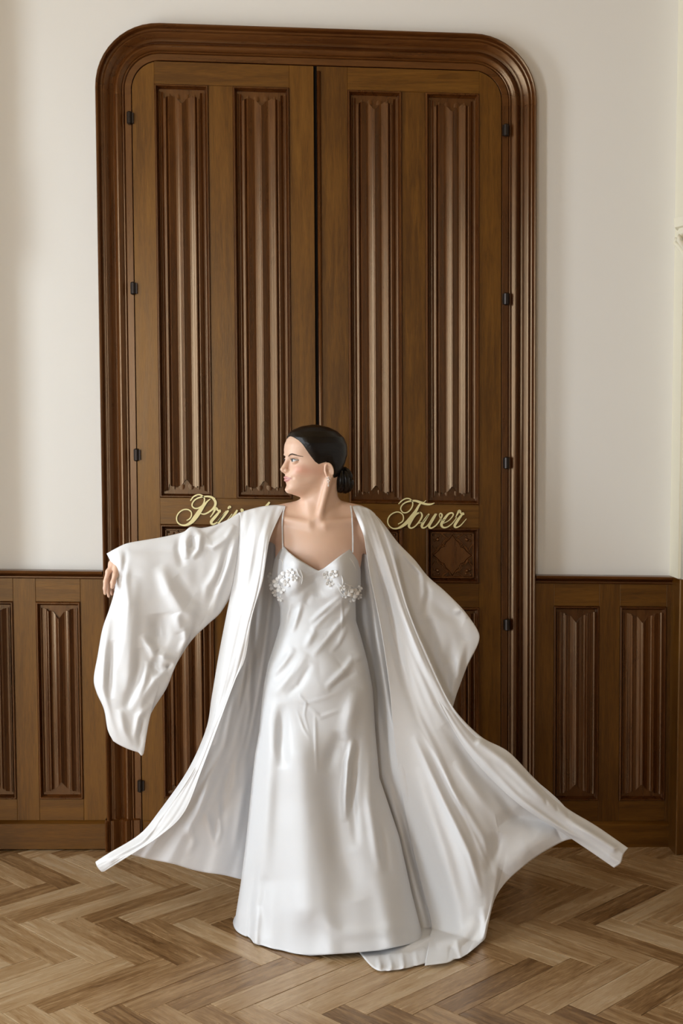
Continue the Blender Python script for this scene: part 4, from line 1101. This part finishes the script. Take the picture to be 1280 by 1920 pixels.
# front panel on the viewer's left: shoulder, down past the underarm, swept out to the lower-left tip
sheet('front_panel', [
    [(448, 962, -.005), (445, 1000, -.02), (441, 1050, -.03), (436, 1094, -.03), (425, 1150, -.03), (410, 1228, -.02), (397, 1306, -.01), (386, 1368, -.01), (352, 1444, -.02), (300, 1519, -.03), (262, 1564, -.04), (202, 1601, -.05), (179, 1616, -.05)],
    [(465, 956, .0), (462, 1000, -.045), (458, 1060, -.06), (450, 1110, -.06), (438, 1170, -.06), (424, 1240, -.05), (408, 1310, -.04), (392, 1370, -.04), (357, 1450, -.05), (306, 1524, -.06), (265, 1572, -.06), (205, 1606, -.06), (180, 1620, -.055)],
    [(490, 950, .0), (482, 1000, -.075), (474, 1070, -.09), (462, 1130, -.09), (448, 1190, -.08), (432, 1255, -.07), (414, 1320, -.06), (395, 1378, -.06), (362, 1450, -.06), (312, 1526, -.07), (272, 1580, -.07), (215, 1610, -.07), (183, 1626, -.06)],
    [(515, 947, .0), (497, 1000, -.09), (489, 1060, -.105), (478, 1120, -.105), (462, 1180, -.09), (446, 1250, -.08), (427, 1305, -.07), (402, 1366, -.065), (372, 1442, -.065), (330, 1524, -.08), (288, 1572, -.08), (230, 1608, -.08), (190, 1634, -.06)],
    [(534, 948, -.005), (508, 1004, -.095), (500, 1040, -.11), (491, 1094, -.115), (472, 1159, -.10), (460, 1232, -.085), (441, 1275, -.08), (410, 1358, -.07), (380, 1438, -.07), (346, 1522, -.085), (300, 1567, -.085), (240, 1606, -.085), (195, 1634, -.06)]],
    [([(463, 958), (452, 1000), (448, 1060), (444, 1090)], .006, 5), ([(476, 957), (466, 1000), (458, 1040)], -.005, 5), ([(490, 955), (478, 1000), (468, 1060), (458, 1120)], .008, 6),
     ([(500, 960), (487, 1010), (480, 1060), (470, 1130)], -.006, 5), ([(512, 952), (498, 1000), (487, 1070), (474, 1130), (458, 1200), (430, 1280)], .008, 6), ([(520, 962), (507, 1000), (498, 1040)], -.004, 4),
     ([(447, 960), (446, 1010), (440, 1080)], -.006, 4), ([(455, 1100), (436, 1180), (420, 1260), (402, 1340)], .006, 8), ([(458, 1180), (440, 1250), (412, 1330), (370, 1420)], -.004, 5),
     ([(360, 1445), (310, 1522), (268, 1577), (208, 1612)], .010, 6, 'n'), ([(345, 1470), (298, 1540), (240, 1592)], -.008, 5)],
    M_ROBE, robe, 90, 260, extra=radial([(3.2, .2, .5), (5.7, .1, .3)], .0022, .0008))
# back panel sweeping out to the right and forward along the floor
BR = [
    [(600, 975, .08), (610, 1100, .13), (620, 1220, .15), (628, 1340, .14), (630, 1460, .10), (630, 1600, .03), (640, 1720, .02), (655, 1785, -.12)],
    [(640, 980, .06), (655, 1100, .10), (668, 1220, .10), (676, 1340, .08), (684, 1450, .04), (694, 1600, .05), (694, 1720, .0), (682, 1768, -.07), (663, 1794, -.19)],
    [(668, 990, .04), (680, 1100, .065), (693, 1200, .06), (706, 1330, .04), (722, 1450, .0), (742, 1600, .02), (748, 1720, -.02), (734, 1775, -.10), (700, 1843, -.375)],
    [(680, 995, .02), (692, 1100, .045), (708, 1200, .035), (728, 1330, .01), (754, 1450, -.04), (784, 1600, -.01), (800, 1720, -.04), (788, 1775, -.11), (745, 1847, -.385)],
    [(690, 995, .0), (704, 1110, .02), (724, 1215, .01), (752, 1330, -.01), (786, 1450, -.06), (822, 1600, -.07), (842, 1715, -.08), (830, 1775, -.13), (800, 1838, -.36)],
    [(700, 998, -.02), (717, 1115, -.01), (742, 1218, -.015), (775, 1330, -.03), (815, 1445, -.06), (858, 1590, -.10), (878, 1705, -.11), (868, 1768, -.15), (842, 1826, -.325)],
    [(708, 1000, -.03), (728, 1120, -.02), (758, 1220, -.03), (796, 1330, -.04), (842, 1440, -.05), (886, 1560, -.08), (908, 1690, -.11), (898, 1755, -.15), (873, 1813, -.275)],
    [(714, 1002, -.04), (738, 1123, -.03), (770, 1222, -.03), (812, 1330, -.04), (862, 1428, -.04), (908, 1530, -.05), (928, 1640, -.07), (903, 1782, -.17)],
    [(720, 1005, -.045), (748, 1128, -.04), (782, 1222, -.04), (826, 1325, -.04), (878, 1415, -.03), (928, 1505, -.03), (948, 1595, -.03), (930, 1680, -.06)],
    [(725, 1008, -.05), (755, 1132, -.04), (791, 1225, -.04), (836, 1322, -.04), (886, 1402, -.02), (945, 1478, -.01), (985, 1555, .0), (985, 1621, .0)],
    [(730, 1010, -.05), (760, 1134, -.04), (797, 1227, -.04), (843, 1322, -.04), (893, 1392, -.02), (962, 1462, .0), (1025, 1525, .02), (1050, 1580, .03)],
    [(735, 1015, -.05), (763, 1135, -.04), (801, 1228, -.04), (848, 1325, -.04), (900, 1382, -.02), (985, 1448, .0), (1058, 1512, .03), (1085, 1571, .04)]]
BI = [BR[0], BR[1], BR[2], BR[3], [(x, y, d + .025) for x, y, d in BR[4]], [(x, y, d + .045) for x, y, d in BR[5]], [(x, y, d + .06) for x, y, d in BR[6]]]
sheet('back_panel', BI,
    [([(688, 1050), (706, 1190), (730, 1330), (760, 1460)], .014, 7), ([(681, 1080), (694, 1200), (712, 1330), (735, 1450)], -.012, 7),
     ([(730, 1440), (760, 1545), (780, 1620), (808, 1730), (815, 1790)], -.020, 9), ([(720, 1440), (745, 1540), (770, 1640), (792, 1720)], .012, 8),
     ([(690, 1800), (735, 1808), (790, 1795), (850, 1770)], .020, 9), ([(705, 1815), (712, 1840)], .016, 4, 'e'), ([(728, 1818), (733, 1842)], .014, 4, 'e'), ([(752, 1815), (756, 1842)], .016, 4, 'e'), ([(776, 1812), (780, 1838)], .012, 4, 'e'), ([(700, 1785), (760, 1778), (820, 1765)], -.010, 12), ([(800, 1800), (806, 1830)], -.012, 5, 'e'), ([(770, 1810), (778, 1840)], -.012, 5, 'e'), ([(735, 1820), (722, 1845)], -.010, 5, 'e')],
    M_ROBE, robe, 110, 220, extra=radial([(2.3, .15, .50), (4.1, .55, .35)], .002, .008))
tops = [(660, 949, -.005), (666, 948, .0), (673, 948, .003), (680, 950, .005), (687, 952, .005), (694, 956, .005), (699, 960, .005), (703, 964, .005)]
mids = [(681, 1003, -.088), (687, 1002, -.084), (693, 1001, -.078), (700, 1000, -.070), (707, 1001, -.062), (714, 1004, -.054), (722, 1008, -.050), (729, 1012, -.048)]
E0 = [(685, 1025, -.092), (693, 1075, -.088), (702, 1119, -.082), (716, 1190, -.078), (730, 1290, -.065), (738, 1380, -.050), (751, 1480, -.03), (770, 1580, -.01), (792, 1670, -.02), (808, 1735, -.06), (806, 1780, -.13), (796, 1839, -.37)]
FR_ = [E0, [(x, y, d - .02) for x, y, d in BR[5][1:]]] + [[(x, y, d - .015) for x, y, d in BR[i][1:]] for i in (6, 7, 8, 9, 10, 11)]
FR_ = [[tops[i], mids[i]] + g for i, g in enumerate(FR_)]
sheet('front_panel', FR_,
    [([(672, 955), (690, 1010), (704, 1080), (724, 1180), (752, 1290)], .008, 7), ([(682, 965), (704, 1040), (728, 1130), (768, 1250)], -.007, 8), ([(696, 970), (720, 1040), (748, 1140), (792, 1240), (850, 1350)], .012, 8),
     ([(735, 1130), (762, 1210), (812, 1320), (860, 1400)], .008, 7), ([(724, 1160), (762, 1280), (812, 1400), (850, 1500)], -.012, 9), ([(745, 1230), (790, 1350), (848, 1480), (905, 1570), (935, 1650)], .014, 7), ([(775, 1380), (830, 1500), (880, 1600), (905, 1680)], .015, 6), ([(800, 1400), (850, 1500), (900, 1580)], -.010, 8),
     ([(780, 1440), (820, 1560), (860, 1700), (866, 1790)], .012, 12), ([(800, 1470), (850, 1590), (880, 1700)], -.010, 12), ([(830, 1360), (890, 1440), (960, 1520), (1010, 1560)], -.018, 12), ([(850, 1430), (905, 1500), (940, 1545)], .014, 10), ([(905, 1420), (970, 1480), (1040, 1545)], .014, 8),
     ([(815, 1795), (860, 1772), (898, 1725)], .020, 12), ([(845, 1790), (850, 1818)], -.018, 5, 'e'), ([(855, 1770), (862, 1812)], .012, 5, 'e'),
     ([(880, 1760), (872, 1805)], -.012, 5, 'e'), ([(905, 1700), (912, 1760)], .014, 6, 'e'), ([(1045, 1562), (990, 1590), (952, 1640)], .035, 24), ([(783, 1360), (820, 1425), (862, 1510), (895, 1580), (923, 1643)], .005, 4), ([(930, 1540), (980, 1530), (1040, 1545)], -.020, 14), ([(935, 1560), (925, 1600), (915, 1640)], -.018, 12)],
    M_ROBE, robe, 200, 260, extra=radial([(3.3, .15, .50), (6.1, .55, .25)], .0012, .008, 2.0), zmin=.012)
# lit front edge of the robe, turned over towards the far tip
sheet('front_hem', [
    [(790, 1205, -.01), (812, 1252, -.040), (848, 1325, -.045), (900, 1380, -.025), (952, 1409, -.01), (1000, 1458, .0), (1055, 1510, .02), (1118, 1549, .03), (1177, 1590, .03)],
    [(788, 1208, -.01), (809, 1256, -.045), (844, 1330, -.055), (892, 1392, -.05), (945, 1430, -.045), (995, 1478, -.04), (1052, 1532, -.02), (1112, 1566, -.01), (1168, 1602, .0)],
    [(785, 1210, -.01), (804, 1260, -.048), (838, 1334, -.06), (884, 1402, -.06), (935, 1452, -.06), (985, 1502, -.06), (1050, 1550, -.04), (1106, 1580, -.02), (1163, 1618, -.01)],
    [(782, 1212, -.01), (799, 1264, -.045), (832, 1336, -.06), (872, 1404, -.05), (920, 1460, -.04), (978, 1512, -.04), (1055, 1562, -.01), (1100, 1592, .0), (1151, 1627, .0)]],
    [([(900, 1392), (950, 1430), (1010, 1490), (1080, 1545), (1150, 1590)], .014, 7, 'n'), ([(915, 1430), (975, 1490), (1060, 1552), (1140, 1605)], -.012, 7), ([(1020, 1495), (1026, 1510)], -.006, 3), ([(1040, 1508), (1046, 1522)], -.006, 3), ([(1062, 1520), (1066, 1534)], -.006, 3)],
    M_ROBE, robe, 50, 240, extra=radial([(3.1, .2, .3)], .002, .004))
def sleeve(guides, folds, puff, parent, nu, nv, extra=None, label=None):
    """closed double-walled sleeve: front wall with folds, back wall bowed the other way"""
    G = np.array([crom(g, nv) for g in guides]); S_ = cross_interp(G, nu)
    px, py, dy = S_[..., 0], S_[..., 1], S_[..., 2]
    u = np.linspace(0, 1, nu)[:, None] * np.ones((1, nv)); t = np.ones((nu, 1)) * np.linspace(0, 1, nv)[None, :]
    rim = np.clip(4 * t * (1 - t), 0, 1) ** .5 * (.35 + .65 * np.clip(4 * u * (1 - u), 0, 1) ** .4)
    D = fold_disp(px, py, folds) + (extra(u, t, px, py) if extra else 0)
    ft = np.clip(np.minimum(t, 1 - t) * 10, 0, 1) * .75 + .25
    Vf = Pn(px, py, Y0 + dy - puff * rim - D * ft); Vb = Pn(px, py, Y0 + dy + puff * rim + .004 - D * .3 * ft)
    V = np.concatenate([Vf.reshape(-1, 3), Vb.reshape(-1, 3)]); n = nu * nv; F = []
    for i in range(nu - 1):
        for j in range(nv - 1):
            a = i * nv + j; F.append((a, a + 1, a + nv + 1, a + nv)); F.append((n + a, n + a + nv, n + a + nv + 1, n + a + 1))
        for j in (0, nv - 1):
            a = i * nv + j; F.append((a, a + nv, n + a + nv, n + a) if j == 0 else (a, n + a, n + a + nv, a + nv))
    o = mesh_np('sleeve', V, F, M_ROBE, parent)
    m = o.modifiers.new('thickness', 'SOLIDIFY'); m.thickness = .0012; m.offset = 0
    return o
sleeve([
    [(200, 1038, -.035), (211, 1062, -.05), (216, 1090, -.055), (213, 1115, -.05), (204, 1145, -.05), (192, 1180, -.05), (183, 1230, -.05), (176, 1272, -.05), (181, 1298, -.05), (195, 1330, -.05), (202, 1368, -.05), (212, 1389, -.05)],
    [(218, 1028, -.045), (228, 1060, -.06), (230, 1110, -.06), (222, 1170, -.06), (212, 1230, -.06), (206, 1290, -.06), (212, 1345, -.06), (223, 1396, -.055)],
    [(238, 1019, -.045), (246, 1070, -.06), (246, 1140, -.06), (240, 1210, -.06), (232, 1280, -.06), (230, 1340, -.06), (240, 1404, -.055)],
    [(270, 1013, -.04), (272, 1080, -.06), (270, 1170, -.06), (264, 1250, -.06), (258, 1320, -.06), (254, 1370, -.06), (258, 1410, -.055)],
    [(300, 1008, -.035), (302, 1080, -.05), (300, 1160, -.05), (292, 1240, -.05), (282, 1300, -.05), (273, 1360, -.05), (269, 1412, -.05)],
    [(328, 1002, -.03), (330, 1070, -.04), (326, 1140, -.045), (318, 1200, -.045), (308, 1250, -.045), (298, 1290, -.045), (280, 1345, -.045)],
    [(345, 997, -.03), (350, 1050, -.035), (348, 1110, -.04), (342, 1160, -.04), (334, 1210, -.04), (325, 1250, -.04), (312, 1290, -.04)],
    [(358, 988, -.03), (366, 1040, -.03), (367, 1090, -.03), (362, 1135, -.035), (355, 1175, -.035), (346, 1210, -.035), (329, 1248, -.035)],
    [(378, 990, -.025), (384, 1035, -.03), (385, 1080, -.03), (380, 1120, -.03), (372, 1155, -.03), (358, 1202, -.03)],
    [(402, 985, -.02), (406, 1030, -.025), (406, 1070, -.025), (402, 1110, -.025), (395, 1140, -.025), (388, 1172, -.025)],
    [(428, 974, -.01), (431, 1020, -.02), (430, 1060, -.02), (426, 1095, -.02), (420, 1120, -.02), (412, 1150, -.02)],
    [(450, 960, -.0), (449, 1000, -.015), (446, 1040, -.02), (442, 1065, -.02), (439, 1085, -.02), (434, 1105, -.02), (430, 1122, -.02)]],
    [([(352, 990), (347, 1015), (350, 1048)], .016, 7), ([(364, 988), (376, 1004), (372, 1030), (358, 1048)], .013, 6), ([(361, 1004), (361, 1030)], -.010, 5), ([(338, 1000), (334, 1030), (342, 1064)], -.009, 7),
     ([(440, 985), (424, 1010), (400, 1025), (385, 1020)], .014, 6), ([(425, 978), (400, 1000), (388, 1008)], -.010, 6), ([(444, 1000), (428, 1060), (408, 1115), (398, 1150)], .014, 6), ([(434, 1010), (418, 1060), (405, 1100)], -.012, 6),
     ([(420, 1040), (402, 1080), (388, 1100), (380, 1140)], .010, 8), ([(240, 1030), (262, 1032), (300, 1030), (340, 1030)], -.008, 8), ([(235, 1030), (232, 1070), (225, 1090)], -.010, 6), ([(222, 1030), (232, 1060), (238, 1130), (232, 1200), (222, 1260)], .014, 9),
     ([(250, 1080), (248, 1160), (240, 1250), (244, 1300)], .018, 13), ([(300, 1060), (318, 1110), (342, 1145), (380, 1165)], .018, 12), ([(330, 1080), (360, 1120), (395, 1135)], -.012, 10),
     ([(296, 1150), (300, 1190), (292, 1215)], -.026, 17), ([(265, 1190), (290, 1228), (330, 1240)], .018, 8), ([(345, 1175), (350, 1200), (338, 1225)], .012, 7), ([(330, 1150), (340, 1185)], .012, 9),
     ([(205, 1150), (196, 1220), (192, 1290), (206, 1350), (222, 1392)], .012, 7), ([(212, 1200), (206, 1260), (206, 1310)], -.014, 7), ([(262, 1215), (262, 1250), (250, 1290), (236, 1330)], -.014, 9),
     ([(300, 1215), (290, 1250), (300, 1265)], -.014, 8), ([(315, 1262), (290, 1275), (268, 1310), (258, 1345)], .014, 8), ([(278, 1240), (270, 1280), (245, 1335)], .012, 7), ([(282, 1320), (260, 1345), (252, 1385)], .012, 6), ([(268, 1345), (262, 1380), (262, 1408)], -.008, 5), ([(224, 1330), (232, 1370), (246, 1400)], .010, 7),
     ([(322, 1243), (312, 1252)], -.010, 4)],
    .030, robe, 150, 190, extra=radial([(2.3, .1, .5), (4.7, .3, .3)], .002, .006))
sleeve([
    [(700, 962, .03), (712, 1000, .03), (724, 1060, .03), (742, 1130, .03), (765, 1190, .03), (790, 1250, .03), (815, 1300, .03), (838, 1345, .03)],
    [(712, 974, .03), (730, 1030, .03), (748, 1090, .03), (770, 1150, .03), (795, 1210, .03), (820, 1275, .03), (842, 1340, .03)],
    [(724, 989, .03), (744, 1040, .03), (766, 1095, .03), (790, 1155, .03), (812, 1210, .03), (832, 1270, .03), (846, 1335, .03)],
    [(746, 1018, .035), (766, 1060, .035), (788, 1110, .035), (810, 1160, .035), (828, 1210, .035), (842, 1262, .035), (850, 1320, .035)],
    [(777, 1050, .04), (794, 1085, .04), (812, 1125, .04), (830, 1165, .04), (844, 1210, .04), (852, 1255, .04), (856, 1300, .04)],
    [(802, 1081, .045), (818, 1110, .045), (834, 1145, .045), (848, 1180, .045), (858, 1215, .045), (862, 1250, .045), (862, 1284, .045)],
    [(834, 1109, .05), (846, 1132, .05), (858, 1160, .05), (868, 1190, .05), (873, 1215, .05), (874, 1240, .05), (870, 1262, .05)],
    [(865, 1140, .05), (872, 1155, .05), (880, 1175, .05), (885, 1195, .05), (886, 1212, .05), (884, 1228, .05), (878, 1243, .05)],
    [(881, 1160, .05), (888, 1170, .05), (894, 1180, .05), (898, 1190, .05), (898, 1199, .05), (895, 1209, .05), (889, 1222, .05)]],
    [([(722, 1000), (745, 1090), (790, 1210), (835, 1320)], .014, 8), ([(745, 1020), (790, 1075), (795, 1110), (788, 1150)], .014, 6), ([(778, 1060), (800, 1110), (792, 1160)], -.012, 8), ([(800, 1120), (835, 1150), (870, 1165)], -.012, 12),
     ([(850, 1150), (865, 1142), (876, 1158)], .008, 5), ([(872, 1200), (860, 1250), (848, 1310)], .012, 8), ([(800, 1160), (812, 1230), (834, 1300)], -.014, 12), ([(850, 1190), (838, 1250), (838, 1310)], -.006, 9)],
    .022, robe, 110, 150, extra=radial([(2.3, .1, .5), (4.7, .3, .3)], .001, .004))

# ------------------------------------------------------------------ gilt script on the lock rail
def script(name, label, org, sc, strokes_by_letter):
    o0 = P(*[org[0] + 60, org[1] + 40], LEAF_Y - .008); e = empty(name, (o0[0], LEAF_Y - .004, o0[2])); tag(e, label, 'lettering')
    for letter in strokes_by_letter:
        mb = MB()
        for si, st in enumerate(letter):
            g_ = crom([(org[0] + x / sc, org[1] + y / sc, w / sc) for (x, y, w) in st], max(10, 5 * len(st)))
            d = np.gradient(g_[:, :2], axis=0); d /= np.linalg.norm(d, axis=1)[:, None] + 1e-9; nrm = np.stack([-d[:, 1], d[:, 0]], 1)
            w = g_[:, 2:3] / 2
            L_ = g_[:, :2] + nrm * w; R_ = g_[:, :2] - nrm * w
            yf, yb = LEAF_Y - .010 - .0004 * ((si + len(e.children)) % 3), LEAF_Y - .0045
            a = Pn(L_[:, 0], L_[:, 1], yf); b = Pn(R_[:, 0], R_[:, 1], yf); a2 = a.copy(); b2 = b.copy(); a2[:, 1] = yb; b2[:, 1] = yb; n = len(a)
            mb.add(list(a) + list(b) + list(a2) + list(b2),
                   [(i, i + 1, n + i + 1, n + i) for i in range(n - 1)] + [(2 * n + i, 3 * n + i, 3 * n + i + 1, 2 * n + i + 1) for i in range(n - 1)] +
                   [(i, 2 * n + i, 2 * n + i + 1, i + 1) for i in range(n - 1)] + [(n + i, n + i + 1, 3 * n + i + 1, 3 * n + i) for i in range(n - 1)] +
                   [(0, n, 3 * n, 2 * n), (n - 1, 3 * n - 1, 4 * n - 1, 2 * n - 1)])
        mb.build('letter', M_BRASS, e)
    # stand-off studs that hold the letters to the rail
    return e
TW = [
    [[(300, 288, 10), (345, 245, 14), (395, 222, 14), (440, 230, 14), (468, 265, 13), (468, 310, 13), (440, 360, 14), (400, 390, 14), (355, 390, 14), (328, 355, 13), (335, 315, 13), (370, 278, 15), (430, 255, 18), (500, 250, 24), (560, 268, 30), (620, 288, 26), (680, 292, 20), (732, 275, 8)],
     [(600, 270, 8), (632, 245, 8)],
     [(590, 262, 8), (550, 300, 20), (510, 370, 32), (460, 440, 42), (410, 500, 42), (350, 550, 32), (290, 580, 20), (230, 580, 14), (185, 545, 13), (170, 490, 13), (195, 430, 13), (250, 392, 13), (300, 385, 13), (345, 410, 13), (360, 455, 13), (345, 500, 13), (295, 530, 9)]],
    [[(560, 388, 14), (505, 415, 26), (455, 480, 34), (425, 550, 28), (450, 578, 18), (500, 555, 14), (555, 490, 16), (583, 430, 20), (568, 392, 16), (545, 390, 12)], [(540, 520, 8), (590, 505, 8), (630, 460, 8), (655, 420, 10)]],
    [[(668, 405, 14), (620, 475, 30), (580, 550, 30), (600, 576, 18), (650, 545, 12), (705, 460, 12), (745, 405, 14)], [(757, 405, 14), (710, 475, 30), (668, 550, 30), (690, 578, 18), (745, 548, 14), (795, 485, 16), (822, 425, 20), (805, 400, 14), (790, 425, 8), (815, 480, 7), (865, 475, 7)]],
    [[(840, 520, 8), (905, 485, 10), (955, 425, 14), (945, 396, 18), (900, 408, 22), (850, 470, 30), (815, 530, 32), (835, 568, 22), (885, 565, 14), (945, 520, 10), (1000, 450, 8)]],
    [[(985, 450, 8), (1010, 400, 18), (1028, 372, 30), (1040, 380, 26), (1050, 405, 14), (1075, 398, 22), (1080, 420, 18)], [(1075, 400, 18), (1020, 470, 30), (975, 545, 30), (990, 570, 18), (1045, 545, 11), (1115, 466, 6)]]]
script('gilt_word', 'pale gold script word Tower on the right door leaf', (700, 900), 6.4, TW)
def rs(st, f): return [(310 + 0, 0, 0)]
A = lambda pts: [(x, y, w) for x, y, w in pts]
def k8(pts): return [((270 + x / 8.533 - 310) * 5.12, (840 + y / 8.533 - 900) * 5.12, w * .6) for x, y, w in pts]
PV = [
    [k8([(740, 845, 14), (790, 780, 22), (860, 748, 22), (920, 757, 22), (962, 800, 22), (962, 860, 22), (930, 920, 22), (870, 960, 22), (810, 965, 22), (770, 930, 22), (775, 880, 22), (820, 825, 22), (900, 788, 24), (1000, 775, 28), (1080, 788, 34), (1130, 840, 40), (1142, 895, 40), (1110, 960, 32), (1040, 1022, 26), (960, 1058, 22), (895, 1045, 12)]),
     k8([(1060, 815, 14), (1010, 855, 24), (955, 920, 44), (890, 1010, 66), (820, 1110, 70), (745, 1195, 54), (660, 1235, 32), (580, 1225, 22), (528, 1175, 20), (522, 1100, 20), (562, 1030, 20), (630, 988, 20), (700, 985, 20), (752, 1022, 20), (757, 1080, 20), (730, 1130, 20), (680, 1160, 14)]), k8([(1095, 820, 12), (1136, 800, 12)])],
    [[(430, 357, 8), (458, 318, 14), (480, 275, 26), (495, 280, 22), (505, 295, 14), (524, 292, 18), (522, 312, 14)], [(522, 300, 16), (480, 350, 28), (440, 400, 28), (455, 425, 18), (505, 398, 11), (560, 325, 9), (585, 295, 8)]],
    [[(605, 292, 16), (560, 345, 28), (512, 402, 28), (530, 426, 16), (580, 400, 10), (640, 325, 8)], [(600, 276, 14), (616, 258, 24), (626, 268, 14)]],
    [[(690, 288, 16), (652, 350, 28), (612, 405, 28), (630, 428, 16), (680, 395, 12), (728, 330, 14), (742, 290, 20), (724, 280, 14)], [(724, 280, 12), (740, 330, 8), (790, 325, 8)]],
    [[(860, 300, 14), (805, 315, 26), (765, 380, 28), (785, 425, 16), (830, 390, 11), (878, 300, 12)], [(885, 300, 14), (848, 360, 26), (820, 405, 26), (840, 426, 14), (890, 390, 8)]],
    [[(1000, 212, 18), (960, 262, 24), (915, 335, 28), (875, 400, 28), (895, 426, 16), (945, 390, 8)], [(905, 290, 10), (960, 286, 14), (1005, 278, 8)]],
    [[(960, 380, 8), (1015, 350, 10), (1060, 300, 14), (1040, 284, 18), (995, 310, 26), (955, 385, 30), (975, 425, 20), (1020, 415, 12), (1075, 350, 6)]]]
script('gilt_word', 'pale gold script word on the left door leaf, its end hidden by her shoulder', (310, 900), 5.12, PV)
